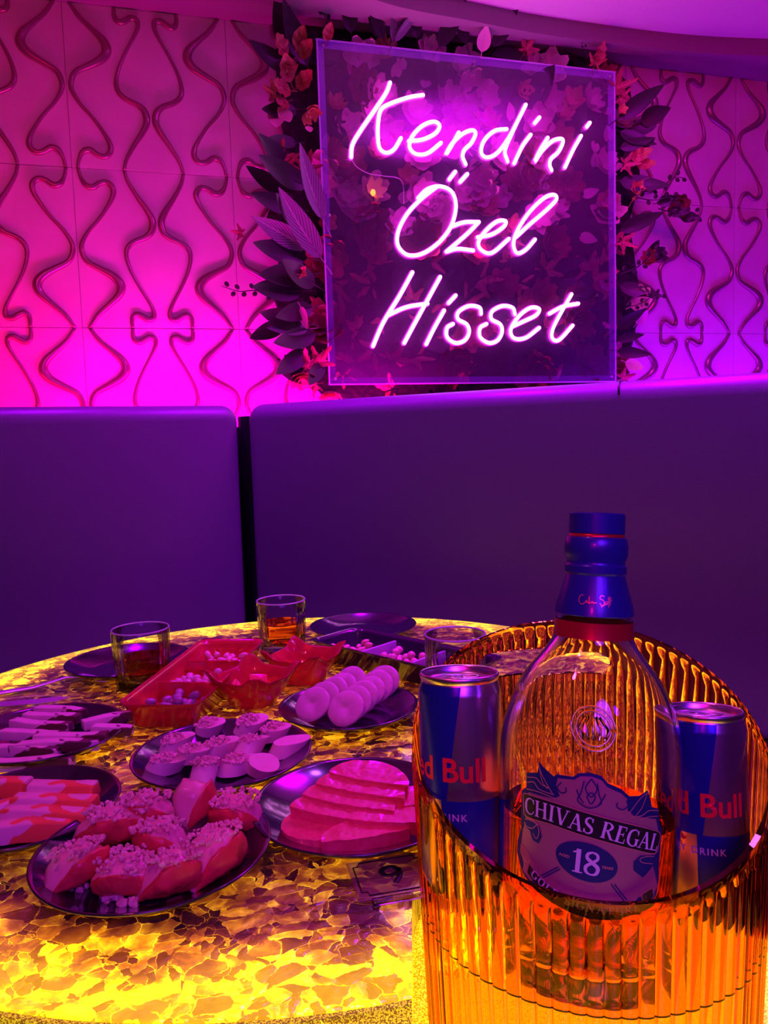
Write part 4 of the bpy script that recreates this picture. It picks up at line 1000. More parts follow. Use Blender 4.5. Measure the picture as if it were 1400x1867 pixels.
# ============================================================ NUMBER CARD
M_card = mat('clear_card', (0.55, 0.38, 0.30), .1, coat=.6, trans=.75, ior=1.2)
ca = at(643, 1570); cb = at(757, 1552); cc = at(675, 1648)
dx = (cb-ca); ang = atan2(dx.y, dx.x); W_ = .062; D_ = .052; cen = at(715, 1600)
e = empty('number_card', (cen.x, cen.y, TZ+.0003), (0, 0, ang)); prop(e, 'clear table number card with a black framed 9 beside the bucket', 'table sign')
bm = bmesh.new(); box(bm, (0, 0, .001), (W_, D_, .002), .0005, 1); fin('card', bm, M_card, e, smooth=False)
bm = bmesh.new(); q = .005; a_, b_ = W_/2-.004, D_/2-.004
oc = [(-a_+q, -b_), (a_-q, -b_), (a_-q*.9, -b_+q*.9), (a_, -b_+q), (a_, b_-q), (a_-q*.9, b_-q*.9), (a_-q, b_), (-a_+q, b_), (-a_+q*.9, b_-q*.9), (-a_, b_-q), (-a_, -b_+q), (-a_+q*.9, -b_+q*.9)]
tube(bm, [(x, y, .0022) for x, y in oc+[oc[0]]], .0006, 5, nrm=(0, 0, 1)); fin('black_outline', bm, MT['black'], e)
bm = bmesh.new()
nine = smooth_pts([(.0065, .0035, 0), (.004, .0095, 0), (-.001, .011, 0), (-.006, .0085, 0), (-.007, .004, 0), (-.004, .0, 0), (.001, -.0003, 0), (.0055, .003, 0), (.0068, .007, 0), (.006, -.001, 0), (.003, -.0065, 0), (.0, -.011, 0)], 5)
tube(bm, [(p.x, p.y, .0022) for p in nine], .0023, 6, flat=.3, nrm=(0, 0, 1)); fin('numeral_nine', bm, MT['black'], e)
# clear stand foot of the card
bm = bmesh.new(); box(bm, (.004, -D_/2-.0045, .002), (W_-.01, .006, .004), .001, 2); fin('card_foot', bm, glass('acrylic_foot', (.95, .9, 1), .05), e)

# ============================================================ BUCKET
buck = empty('ribbed_bucket', BC); prop(buck, 'amber ribbed clear bucket with slanted rim holding a bottle and two cans', 'ice bucket')
NR = 76; SEG = NR*10; ROWS = 40; ZB = -.0855
def rimz(a): return .1255+.051*sin(a+radians(6))
def Rz(z): return .1135+.006*z/.18
def surf(a, z, outer):
    zt = rimz(a); r = Rz(z)
    if outer:
        k = min(1, max(0, (zt-.006-z)/.004)); k = k*k*(3-2*k)
        k0 = min(1, (z-ZB)/.004)
        r += k*k0*(.0022*abs(sin(NR/2*a))**.45-.0008)
    else: r -= .0034
    return Vector((r*cos(a), r*sin(a), z))
bm = bmesh.new(); allr = []
ang_ = [2*pi*i/SEG for i in range(SEG)]
for j in range(ROWS+1):
    q_ = 1-(1-j/ROWS)**1.25; allr.append([bm.verts.new(surf(a, ZB+(rimz(a)-ZB)*q_, True)) for a in ang_])
for j in range(ROWS//2+1):
    q_ = 1-j/(ROWS//2); allr.append([bm.verts.new(surf(a, .006+(rimz(a)-.006)*q_, False)) for a in ang_])
c1 = bm.verts.new((0, 0, .006)); c0 = bm.verts.new((0, 0, .0048))
for i in range(SEG): bm.faces.new((c1, allr[-1][i], allr[-1][(i+1) % SEG]))
low_ = [[bm.verts.new(surf(a, z, False)) for a in ang_] for z in (0.0048, ZB*.5, ZB)]
for i in range(SEG): bm.faces.new((c0, low_[0][(i+1) % SEG], low_[0][i]))
for grp in (allr, low_+[allr[0]]):
    for A, B in zip(grp, grp[1:]):
        for i in range(SEG):
            j = (i+1) % SEG; bm.faces.new((A[i], A[j], B[j], B[i]))
bmesh.ops.recalc_face_normals(bm, faces=bm.faces)
me = bpy.data.meshes.new('bucket_raw'); bm.to_mesh(me); bm.free()
raw = bpy.data.objects.new('bucket_raw', me); COL.objects.link(raw)
bm = bmesh.new()
pl = []
hw, hh_ = .056, .0105
for k in range(17): a = -pi/2+pi*k/16; pl.append((hw-hh_+hh_*cos(a), hh_*sin(a)))
for k in range(17): a = pi/2+pi*k/16; pl.append((-hw+hh_+hh_*cos(a), hh_*sin(a)))
A_ = [bm.verts.new((x-.003, .06, z+.1435)) for x, z in pl]; B_ = [bm.verts.new((x-.003, .16, z+.1435)) for x, z in pl]
for i in range(len(pl)): bm.faces.new((A_[i], A_[(i+1) % len(pl)], B_[(i+1) % len(pl)], B_[i]))
bm.faces.new(A_[::-1]); bm.faces.new(B_); bmesh.ops.recalc_face_normals(bm, faces=bm.faces)
mc = bpy.data.meshes.new('cut'); bm.to_mesh(mc); bm.free(); cut = bpy.data.objects.new('cut', mc); COL.objects.link(cut)
md = raw.modifiers.new('b', 'BOOLEAN'); md.object = cut; md.operation = 'DIFFERENCE'; md.solver = 'EXACT'
dg = bpy.context.evaluated_depsgraph_get(); ev = bpy.data.meshes.new_from_object(raw.evaluated_get(dg))
bpy.data.objects.remove(raw); bpy.data.objects.remove(cut)
M_buck = glass('amber_acrylic', (1.0, 0.70, 0.28), 0.006, 1.49)
ev.materials.clear(); ev.name = 'bucket_body'; o = link('bucket_body', ev, M_buck, buck); sharp(o, 32)

# ---- ice chips under the can
M_ice = glass('ice', (.95, .97, 1), .08, 1.31)
for i, (dx_, dy_, q_, sd_) in enumerate(((-.082, -.010, .021, 'left'), (-.060, -.032, .021, 'left'), (-.062, .022, .021, 'left'), (.066, -.028, .014, 'right'), (.080, -.008, .014, 'right'))):
    bm = bmesh.new(); box(bm, (0, 0, q_/2), (.020, .019, q_), .0035, 3); jitter(bm, .0015, 60, i)
    thing_mesh('ice_cube', tomesh(bm, 'ice_cube', M_ice), (BC.x+dx_, BC.y+dy_, TZ+.0075), (0, 0, i*.7), 'ice cube in the bucket under the %s can' % sd_, 'ice cube', 'ice cubes in the bucket')

# ============================================================ text helper (flat mesh in u,v) and wrap on a round body
def text_bm(s, size, bold=0.0, sx=1.0, spacing=1.0):
    cu = bpy.data.curves.new('t', 'FONT'); cu.body = s; cu.size = size; cu.align_x = 'CENTER'; cu.align_y = 'CENTER'; cu.offset = bold; cu.resolution_u = 4; cu.space_character = spacing
    ob = bpy.data.objects.new('t', cu); COL.objects.link(ob)
    d = bpy.context.evaluated_depsgraph_get(); m_ = bpy.data.meshes.new_from_object(ob.evaluated_get(d)); bpy.data.objects.remove(ob)
    bm = bmesh.new(); bm.from_mesh(m_); bpy.data.meshes.remove(m_)
    for v in bm.verts: v.co.x *= sx
    return bm
def poly_bm(poly):
    bm = bmesh.new(); vs = [bm.verts.new((x, y, 0)) for x, y in poly]; es = [bm.edges.new((vs[i], vs[(i+1) % len(vs)])) for i in range(len(vs))]
    bmesh.ops.triangle_fill(bm, edges=es, use_beauty=True); return bm
def merge(bms):
    out_ = bmesh.new()
    for b in bms:
        m_ = bpy.data.meshes.new('x'); b.to_mesh(m_); b.free(); out_.from_mesh(m_); bpy.data.meshes.remove(m_)
    return out_
def wrap(bm, rfun, off, rot=0.0, u0_=0.0, v0_=0.0, step=.004, front=-pi/2):
    """u -> angle about z (front is -y), v -> z"""
    c, s = cos(rot), sin(rot)
    for v in bm.verts:
        x, y = v.co.x, v.co.y; v.co = Vector((x*c-y*s+u0_, x*s+y*c+v0_, 0))
    us = [v.co.x for v in bm.verts]; vs = [v.co.y for v in bm.verts]
    u = math.floor(min(us)/step)*step
    while u < max(us):
        bmesh.ops.bisect_plane(bm, geom=bm.verts[:]+bm.edges[:]+bm.faces[:], plane_co=(u, 0, 0), plane_no=(1, 0, 0)); u += step
    u = math.floor(min(vs)/.008)*.008
    while u < max(vs):
        bmesh.ops.bisect_plane(bm, geom=bm.verts[:]+bm.edges[:]+bm.faces[:], plane_co=(0, u, 0), plane_no=(0, 1, 0)); u += .008
    for v in bm.verts:
        r = rfun(v.co.y); a = front+v.co.x/r
        v.co = Vector(((r+off)*cos(a), (r+off)*sin(a), v.co.y))
    for f_ in bm.faces:
        f_.normal_update(); ce = f_.calc_center_median()
        if f_.normal.dot(Vector((ce.x, ce.y, 0))) < 0: f_.normal_flip()
    return bm
def wrapped(name, bm, m, parent, **k):
    o = fin(name, wrap(bm, **k), m, parent, recalc=False); return o

# ============================================================ CANS
def can_material():
    m = mat('can_print', (.7, .7, .75), .24, .9); g = N(m)
    sp_ = g.n('ShaderNodeSeparateXYZ'); g.l(g.obj(), sp_.inputs[0]); X, Y, Z = sp_.outputs
    an = g.math('ARCTAN2', X, g.math('MULTIPLY', Y, -1.0)); u = g.math('MULTIPLY', an, .0265)   # arc length from the front
    # upper blue field left of a slanting line, lower blue field right of another
    lineu = g.math('ADD', g.math('MULTIPLY', g.math('SUBTRACT', Z, .068), .155), -.0112)
    up_ = g.math('MULTIPLY', g.math('GREATER_THAN', Z, .0600), g.math('LESS_THAN', u, lineu))
    lo = g.math('MULTIPLY', g.math('LESS_THAN', Z, .0600), g.math('GREATER_THAN', u, -.016))
    neck = g.math('MULTIPLY', g.math('GREATER_THAN', Z, .1275), g.math('LESS_THAN', u, -.004))
    bl = g.math('MAXIMUM', up_, lo); top = g.math('LESS_THAN', Z, .1292)
    # far side repeats the pattern as plain blue quarters
    back = g.math('MULTIPLY', g.math('GREATER_THAN', g.math('ABSOLUTE', an), 2.0), g.math('LESS_THAN', Z, .06))
    f_ = g.math('MULTIPLY', g.math('MAXIMUM', bl, back), top)
    g.l(g.mix(f_, (.62, .60, .70), (.012, .02, .30)), g.b.inputs['Base Color'])
    g.l(g.math('SUBTRACT', .95, g.math('MULTIPLY', f_, .45)), g.b.inputs['Metallic'])
    return m
M_can = can_material()
M_rl = mat('red_print', (.62, .01, .03), .35, .2); M_pl = mat('grey_print', (.45, .40, .55), .4, .3)
def bull(sc=1, flip=1):
    P = [(-10, -1), (-9, 1.5), (-6, 2.6), (-2, 2.4), (2, 3.6), (5, 3.0), (7.5, 1.2), (9.5, -1.0), (10.2, -1.6), (11.5, -.8), (11.0, -2.6), (9.4, -3.4), (8.0, -2.6), (6.5, -1.8), (6.8, -3.4), (8.6, -5.0), (8.0, -5.4), (5.4, -3.8), (4.0, -1.6), (1.0, -1.4), (-1.5, -1.8), (-3.0, -3.2), (-2.4, -5.0), (-3.4, -5.2), (-5.2, -3.2), (-6.4, -1.6), (-8.2, -3.0), (-10.6, -5.4), (-11.4, -5.2), (-9.6, -2.6), (-10.2, -1.2), (-12.2, 1.6), (-13.2, 1.8), (-12.6, .4)]
    return poly_bm([(flip*x*sc, y*sc) for x, y in P])
def can(label, loc, rot, shift, sc=1.0):
    e = empty('drink_can', loc, rot); e.scale = (sc,)*3; prop(e, label, 'drink can', 'drink cans in the bucket')
    R = .0265; bm = bmesh.new()
    lathe(bm, [(0, .004), (.019, .003), (.021, 0), (.0228, 0), (.0245, .004), (R, .010), (R, .1225), (.0262, .1245), (.0250, .1285), (.0246, .1305)], 96)
    fin('can_body', bm, M_can, e)
    bm = bmesh.new(); lathe(bm, [(.0246, .1300), (.0254, .1315), (.0257, .1335), (.0250, .1348), (.0242, .1345), (.0238, .133), (.0234, .1302), (.0215, .1285), (.0205, .1290), (0, .1293)], 96)
    fin('can_lid', bm, MT['alu'], e)
    bm = bmesh.new(); P = [(.0095*cos(a)*1.15, .0065*sin(a)) for a in [2*pi*i/24 for i in range(24)]]
    tube(bm, [(x+.0015, y, .1312) for x, y in P+[P[0]]], .0012, 6, flat=.6, nrm=(0, 0, 1)); box(bm, (.003, 0, .1310), (.003, .011, .001), .0003, 1)
    r = bmesh.ops.create_cone(bm, cap_ends=True, segments=16, radius1=.0022, radius2=.0018, depth=.002); bmesh.ops.translate(bm, vec=(-.004, 0, .1308), verts=r['verts'])
    fin('pull_tab', bm, MT['alu'], e)
    rf = lambda z: R
    wrapped('brand_lettering', text_bm('Red Bull', .0205, .0004, .95), M_rl, e, rfun=rf, off=.00025, u0_=shift-.0015, v0_=.078)
    wrapped('bull_emblem', merge([bull(.00115)]), M_rl, e, rfun=rf, off=.00028, u0_=shift-.019, v0_=.0590)
    wrapped('bull_emblem', merge([bull(.00115, -1)]), M_rl, e, rfun=rf, off=.00028, u0_=shift+.022, v0_=.0580) if False else None
    wrapped('drink_lettering', text_bm('ENERGY DRINK', .0060, .0001, 1.0, 1.25), M_pl, e, rfun=rf, off=.0003, u0_=shift-.0075, v0_=.0500)
    return e
def place_top(px, py, D, h, lean_back, lean_side, yaw):
    """base point and rotation for a body of height h whose top centre is at that spot"""
    T = atd(px, py, D)
    rot = Matrix.Rotation(lean_side, 3, 'Y') @ Matrix.Rotation(-lean_back, 3, 'X') @ Matrix.Rotation(yaw, 3, 'Z')
    B = T - rot @ Vector((0, 0, h))
    return B, rot.to_euler()
B, R3 = place_top(837, 1226, .500, .138, radians(6.5), radians(0.5), 0)
can('slim blue and silver drink can standing at the left in the bucket', B, R3, -.0175, 1.03)
B, R3 = place_top(1281, 1294, .500, .134, radians(8.5), radians(1.5), 0)
can('slim blue and silver drink can at the right of the bottle in the bucket', B, R3, -.0165)

# ============================================================ BOTTLE
BH = .300
BB, BR = place_top(1089, 935, .478, BH, radians(6.0), radians(4.0), 0)
bot = empty('whisky_bottle', BB, BR); prop(bot, 'clear whisky bottle with dark blue capsule and crest label in the bucket', 'bottle')
PB = [(.0, .026), (.030, .025), (.046, .022), (.0505, .026), (.0525, .034), (.0535, .06), (.0545, .10), (.0550, .130), (.0550, .150), (.0535, .166), (.0490, .182), (.0420, .197), (.0340, .208), (.0275, .2165), (.0243, .223), (.0234, .229), (.0232, .238), (.0232, .243)]
def rB(z):
    for (r1, z1), (r2, z2) in zip(PB[3:], PB[4:]):
        if z1 <= z <= z2: return r1+(r2-r1)*(z-z1)/(z2-z1)
    return PB[3][0] if z < .03 else .0236
PBs = [(p.x, p.y) for p in smooth_pts([(r, z, 0) for r, z in PB], 4)]
bm = bmesh.new()
th = .0032
prof = PBs+[(.0222, .2435), (.0200, .243)]
inner = [(max(0, r-th), z) for r, z in PBs if z > .045][::-1]
inner = [(r, z) for r, z in inner]+[(.047, .040), (.040, .035), (.02, .036), (0, .040)]
lathe(bm, prof+inner, 96); fin('glass_body', bm, M_glass, bot)
LZ = .118
bm = bmesh.new(); lp = [(0, .0404), (.02, .0364), (.040, .0354), (.0465, .0404)]+[(r-th-.0003, z) for r, z in PBs if .045 < z < LZ]+[(rB(LZ)-th-.0003, LZ), (0, LZ)]
lathe(bm, lp, 96); o = fin('whisky', bm, M_whis, bot); sharp(o, 50)
M_cap = mat('dark_blue_capsule', (0.015, 0.015, 0.24), .32, .25, coat=.15); M_redc = mat('red_neck_foil', (.45, .01, .03), .3, .5)
bm = bmesh.new()
lathe(bm, [(.0238, .2370), (.0241, .2375), (.0232, .243), (.0204, .252), (.0184, .260), (.0178, .2615), (.0188, .2628), (.0188, .2668), (.0178, .268), (.0176, .270), (.0192, .2735), (.0194, .279), (.0186, .2835), (.0178, .2848), (.0160, .285), (0, .285)], 72)
sharp(fin('neck_capsule', bm, M_cap, bot), 35)
bm = bmesh.new(); lathe(bm, [(.0168, .2849), (.0168, .2868), (0, .2868)], 64); o = fin('tamper_ring', bm, M_redc, bot); o['label'] = 'red ring under the stopper'
bm = bmesh.new(); lathe(bm, [(.0166, .2869), (.0170, .2872), (.0170, .2990), (.0164, .2998), (.0, .2999)], 64); sharp(fin('stopper', bm, M_cap, bot), 35)
bm = bmesh.new(); lathe(bm, [(.0246, .2235), (.0238, .2290), (.0237, .2335)], 72)
fin('neck_band', bm, M_redc, bot)['label'] = 'red foil band round the neck'
rneck = lambda z: .0204+(.252-z)*.311 if z < .252 else .0184+(.260-z)*.25
# signature scribble on the capsule
M_sig = mat('copper_ink', (.75, .22, .20), .35, .5)
def ribbon(pts, wd, k=5):
    bm = bmesh.new(); P = smooth_pts([(x, y, 0) for x, y in pts], k); L_, R_ = [], []
    for i, p in enumerate(P):
        t_ = (P[min(i+1, len(P)-1)]-P[max(0, i-1)]).normalized(); n_ = Vector((-t_.y, t_.x, 0))
        L_.append(bm.verts.new(p+n_*wd/2)); R_.append(bm.verts.new(p-n_*wd/2))
    for i in range(len(P)-1): bm.faces.new((L_[i], R_[i], R_[i+1], L_[i+1]))
    return bm
sg = [[(2.6, 3.2), (1.4, 3.4), (.3, 2.0), (.5, .4), (2.0, .1), (2.9, .9)], [(3.2, .6), (3.6, 1.5), (4.1, .7), (4.6, .6)], [(4.9, 3.0), (4.7, .6), (5.4, .8)], [(5.6, 1.3), (5.7, .6)], [(6.2, .6), (6.4, 1.2), (6.8, .6), (7.4, .9), (8.0, .8)],
      [(11.4, 3.3), (10.0, 3.5), (9.4, 2.4), (10.9, 1.7), (11.0, .4), (9.8, 0), (9.2, .8)], [(11.8, 1.4), (11.5, .5), (12.4, .5), (12.6, 1.4), (12.0, 1.4)], [(13.2, 3.2), (13.0, -.6)], [(13.9, 3.4), (13.7, .2)], [(12.7, 2.4), (14.6, 2.6)], [(9.6, -.6), (12.0, .6), (14.6, 2.0)]]
wrapped('signature', merge([ribbon([(x*.00135, y*.0016) for x, y in s_], .0005) for s_ in sg]), M_sig, bot, rfun=rneck, off=.0004, u0_=-.0155, v0_=.2445, step=.002)
wrapped('neck_lettering', text_bm('ABOVE & BEYOND', .0035, .0, 1.0, 1.1), MT['black'], bot, rfun=lambda z: .0241+(.2262-z)*.37, off=.0003, v0_=.2215, step=.003) if False else None
# crest label ------------------------------------------------
M_navy = mat('navy_label', (.010, .010, .13), .4, .2); M_foil = mat('rose_silver_label', (.36, .15, .24), .36, .45); M_lil = mat('silver_lettering', (.50, .42, .72), .35, .1)
M_line = mat('copper_line', (.60, .25, .28), .35, .5)
LC = (1.0/1000)   # label units: mm
def L_(pts): return [(x*LC, y*LC) for x, y in pts]
def sm2(pts, k=4): 
    q = smooth_pts([(x, y, 0) for x, y in list(pts)+[pts[0]]], k); return [(p.x, p.y) for p in q[:-1]]
# traced from the enlargement: pixel -> mm, centre (690, 800), 14.7 px per mm
def T(pts, rot=radians(8)):
    out_ = []
    for x, y in pts:
        a, b = (x-690)/13.0, -(y-800)/13.0
        out_.append((a, b))
    return out_
outer = T([(300, 260), (330, 290), (420, 340), (440, 320), (560, 315), (600, 285), (680, 270), (760, 285), (800, 330), (900, 370), (960, 420), (1040, 420), (1105, 385), (1130, 440), (1150, 510), (1215, 530), (1225, 620), (1260, 690), (1250, 860), (1240, 950), (1250, 1050), (1230, 1160), (1170, 1230), (1060, 1260), (900, 1300), (700, 1310), (500, 1270), (330, 1210), (200, 1150), (160, 1100), (110, 1000), (115, 900), (150, 800), (140, 700), (140, 520), (185, 480), (185, 370), (230, 360), (285, 345)])
innr = T([(450, 345), (570, 335), (610, 305), (690, 295), (760, 315), (800, 360), (900, 400), (945, 440), (950, 520), (1000, 560), (1190, 600), (1215, 680), (1225, 820), (1160, 900), (1200, 990), (1235, 1100), (1180, 1160), (1060, 1150), (1000, 1225), (700, 1225), (480, 1190), (330, 1130), (260, 1160), (180, 1110), (190, 1060), (150, 960), (170, 800), (200, 740), (175, 640), (210, 510), (430, 500), (470, 470), (440, 400)])
ZL = .114; UL = -.0135
kw = dict(rfun=rB, u0_=UL, v0_=ZL)
wrapped('crest_label', poly_bm(L_(outer)), M_navy, bot, off=.0003, **kw)
wrapped('crest_field', poly_bm(L_(innr)), M_foil, bot, off=.0005, **kw)
ban_ = T([(165, 540), (200, 525), (430, 525), (600, 545), (800, 580), (1000, 625), (1180, 680), (1235, 715), (1225, 780), (1190, 850), (1000, 800), (800, 750), (600, 715), (400, 690), (200, 695), (175, 640)])
wrapped('name_banner', poly_bm(L_(ban_)), MT['black'], bot, off=.0007, **kw)
wrapped('banner_outline', merge([ribbon(L_(ban_+[ban_[0]]), .0005, 3)]), M_line, bot, off=.0009, **kw)
ovl = [(675+218*cos(a)*1.0+12*sin(a)*0, 910+138*sin(a)+cos(a)*25) for a in [2*pi*i/40 for i in range(40)]]
wrapped('age_oval', poly_bm(L_(T(ovl))), M_navy, bot, off=.0007, **kw)
low = T([(245, 1040), (290, 1080), (400, 1140), (540, 1190), (700, 1215), (900, 1220), (1080, 1195), (1100, 1130), (1180, 1100), (1190, 1160), (1130, 1200), (1080, 1260), (900, 1290), (700, 1290), (500, 1250), (330, 1190), (230, 1110)])
wrapped('lower_banner', poly_bm(L_(low)), MT['black'], bot, off=.0007, **kw)
# serif glyphs from strokes, unit cell 0..1 high
TK, TN = .17, .07
def seg(x1, y1, x2, y2, w_):
    d = Vector((x2-x1, y2-y1)); d.normalize()
    if abs(d.y) > .3: nx, ny = w_/2, 0   # horizontal cut strokes
    else: nx, ny = 0, w_/2
    bm = bmesh.new(); v = [bm.verts.new(q) for q in ((x1-nx, y1-ny, 0), (x1+nx, y1+ny, 0), (x2+nx, y2+ny, 0), (x2-nx, y2-ny, 0))]
    bm.faces.new(v); return bm
def serif(x, y, w_=.30): return seg(x-w_/2, y, x+w_/2, y, .055)
def arcs(pts, ws):
    bm = bmesh.new(); P = smooth_pts([(x, y, w_) for (x, y), w_ in zip(pts, ws)], 5); A, B = [], []
    for i, p in enumerate(P):
        t_ = P[min(i+1, len(P)-1)]-P[max(0, i-1)]; t_.z = 0; t_.normalize(); n_ = Vector((-t_.y, t_.x, 0)); c = Vector((p.x, p.y, 0))
        A.append(bm.verts.new(c+n_*p.z/2)); B.append(bm.verts.new(c-n_*p.z/2))
    for i in range(len(P)-1): bm.faces.new((A[i], B[i], B[i+1], A[i+1]))
    return bm
def glyph(ch):
    s, f = seg, serif
    if ch == 'C': return .78, [arcs([(.72, .72), (.62, .92), (.42, .98), (.18, .82), (.12, .5), (.18, .18), (.42, .02), (.62, .08), (.74, .26)], [.05, .06, .08, .14, .18, .14, .08, .06, .05]), s(.72, .68, .72, .98, .05)]
    if ch == 'G': return .84, [arcs([(.72, .72), (.62, .92), (.42, .98), (.18, .82), (.12, .5), (.18, .18), (.42, .02), (.64, .06), (.70, .2)], [.05, .06, .08, .14, .18, .14, .08, .08, .1]), s(.72, .68, .72, .98, .05), s(.70, .05, .70, .42, TK), f(.70, .43, .3)]
    if ch == 'H': return .95, [s(.2, 0, .2, 1, TK), s(.75, 0, .75, 1, TK), s(.2, .52, .75, .52, .07), f(.2, .03), f(.2, .97), f(.75, .03), f(.75, .97)]
    if ch == 'I': return .42, [s(.21, 0, .21, 1, TK), f(.21, .03, .34), f(.21, .97, .34)]
    if ch == 'V': return .86, [s(.14, 1, .45, 0, TK), s(.74, 1, .45, 0, TN), f(.16, .97), f(.74, .97, .24)]
    if ch == 'A': return .86, [s(.42, 1, .12, 0, TN), s(.42, 1, .72, 0, TK), s(.22, .36, .62, .36, .06), f(.12, .03, .24), f(.72, .03)]
    if ch == 'S': return .64, [arcs([(.52, .74), (.46, .92), (.30, .97), (.14, .84), (.16, .64), (.34, .5), (.52, .36), (.54, .16), (.36, .03), (.18, .08), (.10, .28)], [.05, .06, .08, .13, .15, .18, .15, .13, .08, .06, .05]), s(.53, .72, .53, .98, .045), s(.09, .02, .09, .28, .045)]
    if ch == 'R': return .86, [s(.2, 0, .2, 1, TK), f(.2, .03), s(.06, .97, .4, .97, .055), arcs([(.2, .97), (.46, .95), (.62, .76), (.46, .54), (.22, .5)], [.06, .08, .17, .08, .06]), s(.38, .52, .72, 0, TK), f(.78, .03, .2)]
    if ch == 'E': return .74, [s(.2, 0, .2, 1, TK), s(.06, .97, .62, .97, .06), s(.06, .03, .64, .03, .06), s(.2, .52, .5, .52, .06), s(.61, .76, .61, 1, .05), s(.64, 0, .64, .28, .05), s(.5, .4, .5, .64, .05)]
    if ch == 'L': return .70, [s(.2, 0, .2, 1, TK), f(.2, .97), s(.06, .03, .6, .03, .06), s(.6, 0, .6, .28, .05)]
    if ch == 'O': return .86, [arcs([(.42, .97), (.18, .82), (.12, .5), (.18, .18), (.42, .03), (.66, .18), (.72, .5), (.66, .82), (.42, .97)], [.07, .13, .18, .13, .07, .13, .18, .13, .07])]
    if ch == 'D': return .86, [s(.2, 0, .2, 1, TK), s(.06, .97, .36, .97, .06), s(.06, .03, .36, .03, .06), arcs([(.3, .97), (.58, .88), (.70, .5), (.58, .12), (.3, .03)], [.06, .12, .18, .12, .06])]
    if ch == 'N': return .92, [s(.18, 0, .18, 1, TN), s(.18, 1, .72, 0, TK), s(.72, 0, .72, 1, TN), f(.14, .97, .24), f(.18, .03, .24), f(.72, .97, .24)]
    if ch == 'T': return .76, [s(.38, 0, .38, 1, TK), s(.06, .97, .70, .97, .06), f(.38, .03), s(.06, .76, .06, 1, .045), s(.70, .76, .70, 1, .045)]
    if ch == 'U': return .86, [arcs([(.2, 1), (.2, .4), (.26, .12), (.45, .02), (.64, .12), (.70, .4), (.70, 1)], [TK, TK, .15, .09, .07, TN, TN]), f(.2, .97), f(.70, .97, .24)]
    if ch == '1': return .46, [s(.26, 0, .26, 1, .18), f(.26, .03, .40), arcs([(.26, .97), (.16, .88), (.04, .84)], [.08, .07, .06])]
    if ch == '8': return .66, [arcs([(.33, .97), (.14, .88), (.12, .70), (.33, .53), (.56, .34), (.52, .10), (.33, .03), (.12, .12), (.10, .34), (.33, .53), (.52, .70), (.50, .88), (.33, .97)], [.07, .12, .14, .15, .16, .13, .07, .12, .14, .12, .12, .11, .07])]
    return .4, []
def serif_text(s_, path, hgt, wsc=1.0):
    """place letters along a polyline path (mm), evenly spread"""
    P = smooth_pts([(x, y, 0) for x, y in path], 10); ln = [0]
    for a, b in zip(P, P[1:]): ln.append(ln[-1]+(b-a).length)
    tot = sum(glyph(c)[0] for c in s_); sc_ = ln[-1]/tot; cur = 0; out_ = []
    def pos(d):
        for i in range(len(P)-1):
            if ln[i+1] >= d: 
                k = (d-ln[i])/(ln[i+1]-ln[i]+1e-9); return P[i].lerp(P[i+1], k), (P[i+1]-P[i]).normalized()
        return P[-1], (P[-1]-P[-2]).normalized()
    for c in s_:
        w_, gs = glyph(c); mid = cur+w_/2
        for b in gs:
            for v in b.verts:
                p, t_ = pos(mid*sc_); n_ = Vector((-t_.y, t_.x, 0))
                q_ = p+t_*((v.co.x-w_/2)*sc_*wsc)+n_*(v.co.y*hgt); v.co = q_
            out_.append(b)
        cur += w_
    b = merge(out_)
    for v in b.verts: v.co *= LC
    return b
path1 = T([(185, 668), (400, 668), (600, 692), (800, 727), (1000, 778), (1205, 832)])
wrapped('name_lettering', serif_text('CHIVAS REGAL', path1, 9.2), M_lil, bot, off=.0010, step=.002, **kw)
wrapped('age_lettering', serif_text('18', T([(565, 990), (770, 1002)]), 13.2, .95), M_lil, bot, off=.0010, step=.002, **kw)
wrapped('lower_lettering', serif_text('GOLD SIGNATURE', T([(255, 1110), (400, 1190), (560, 1235), (760, 1258), (950, 1255), (1075, 1235)]), 4.7, .85), M_lil, bot, off=.0010, step=.002, **kw)
def small(s_, size, x, y, m, rot=-.10):
    b = text_bm(s_, size, 0.00005)
    for v in b.verts:
        X, Y = v.co.x, v.co.y; c, s = cos(rot), sin(rot)
        p = T([(x, y)])[0]; v.co = Vector((X*c-Y*s+p[0]*LC, X*s+Y*c+p[1]*LC, 0))
    return b
wrapped('small_lettering', merge([small('AGED', .0022, 520, 890, M_line), small('YEARS', .0022, 820, 935, M_line)]), M_line, bot, off=.0010, step=.003, **kw)
wrapped('small_lettering', merge([small('BLENDED', .0032, 650, 1095, None), small('SCOTCH WHISKY', .0032, 650, 1145, None)]), mat('mauve_print', (.30, .10, .20), .5), bot, off=.0008, step=.003, **kw)
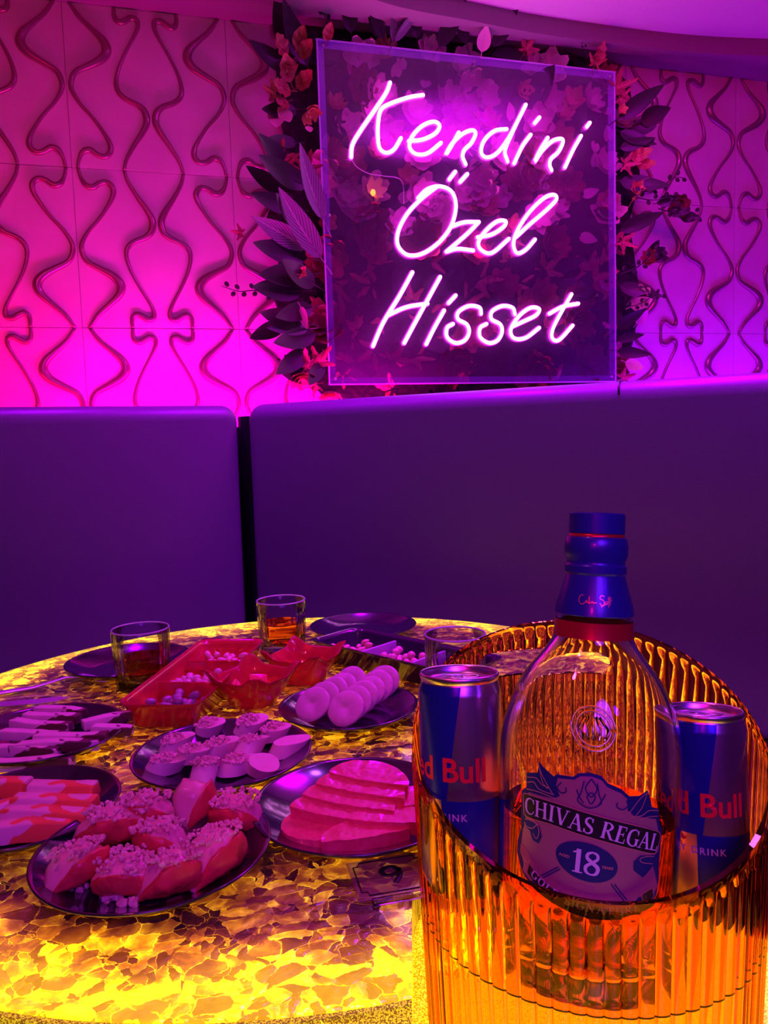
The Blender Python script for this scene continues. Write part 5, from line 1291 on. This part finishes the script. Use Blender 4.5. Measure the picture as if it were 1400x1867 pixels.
# crest ornaments: horns, scrolls, crossed swords, emblem
orn = [T([(300, 290), (330, 350), (420, 470)]), T([(300, 290), (335, 400), (380, 440)]), T([(200, 400), (280, 385), (330, 420), (390, 430)]), T([(200, 440), (260, 420), (310, 460), (430, 470)]), T([(190, 490), (300, 480), (440, 495)]),
       T([(1100, 400), (1040, 440), (960, 540)]), T([(1100, 400), (1060, 500), (1010, 560)]), T([(1210, 540), (1120, 530), (1060, 560), (980, 570)]), T([(1200, 580), (1120, 575), (1050, 590)]),
       T([(195, 720), (240, 705), (300, 720), (320, 780), (300, 830), (270, 800)]), T([(190, 740), (195, 765), (260, 765), (300, 725)]), T([(1180, 870), (1120, 860), (1060, 870), (1080, 900), (1170, 920)]),
       T([(160, 920), (250, 980), (230, 1030), (165, 990), (160, 920)]), T([(260, 1000), (350, 1040), (340, 1070)]), T([(1080, 1130), (1180, 1100), (1190, 1170), (1110, 1200), (1080, 1130)])]
for q in orn: wrapped('crest_line', ribbon(L_(q), .00045, 4), M_line, bot, off=.0009, **kw)
scr = [T([(480, 370), (450, 410), (480, 445), (515, 430), (510, 400)]), T([(940, 450), (950, 490), (910, 515), (870, 495), (875, 465)]), T([(350, 1090), (480, 985)]), T([(365, 1100), (495, 995)]), T([(850, 1050), (950, 1170)]), T([(875, 1050), (970, 1165)]),
       T([(640, 330), (620, 420), (600, 480), (680, 520), (760, 480), (745, 420), (730, 340)]), T([(690, 310), (650, 380), (690, 440), (730, 380), (690, 310)]), T([(660, 440), (690, 490), (720, 440), (690, 410), (660, 440)]), T([(590, 400), (610, 450), (640, 490)]), T([(790, 410), (770, 450), (740, 500)])]
for q in scr: wrapped('crest_scroll', ribbon(L_(q), .0007, 4), M_navy, bot, off=.0008, **kw)
for q in ([T([(200, 715), (320, 730), (345, 800), (320, 860), (270, 850), (240, 790), (200, 775)]), T([(1180, 860), (1190, 920), (1150, 960), (1090, 1010), (1010, 950), (1010, 890), (1060, 850)])]): wrapped('banner_fold', poly_bm(L_(q)), M_navy, bot, off=.0008, **kw)
# embossed seal on the shoulder
bm = bmesh.new(); zc = .178
def sh(u, v, off=.0):
    z = zc+v; r = rB(z); a = -pi/2+(u-.012)/r; return ((r+off)*cos(a), (r+off)*sin(a), z)
for ring_ in (.012, .0095):
    tube(bm, [sh(ring_*cos(a), ring_*.95*sin(a)) for a in [2*pi*i/40 for i in range(41)]], .0007, 6)
for k in range(5):
    q = (k-2)*.003; tube(bm, [sh(q, -.006), sh(q*1.3, 0, .0006), sh(q*.6, .006)], .0009, 6)
fin('embossed_seal', bm, M_glass, bot)
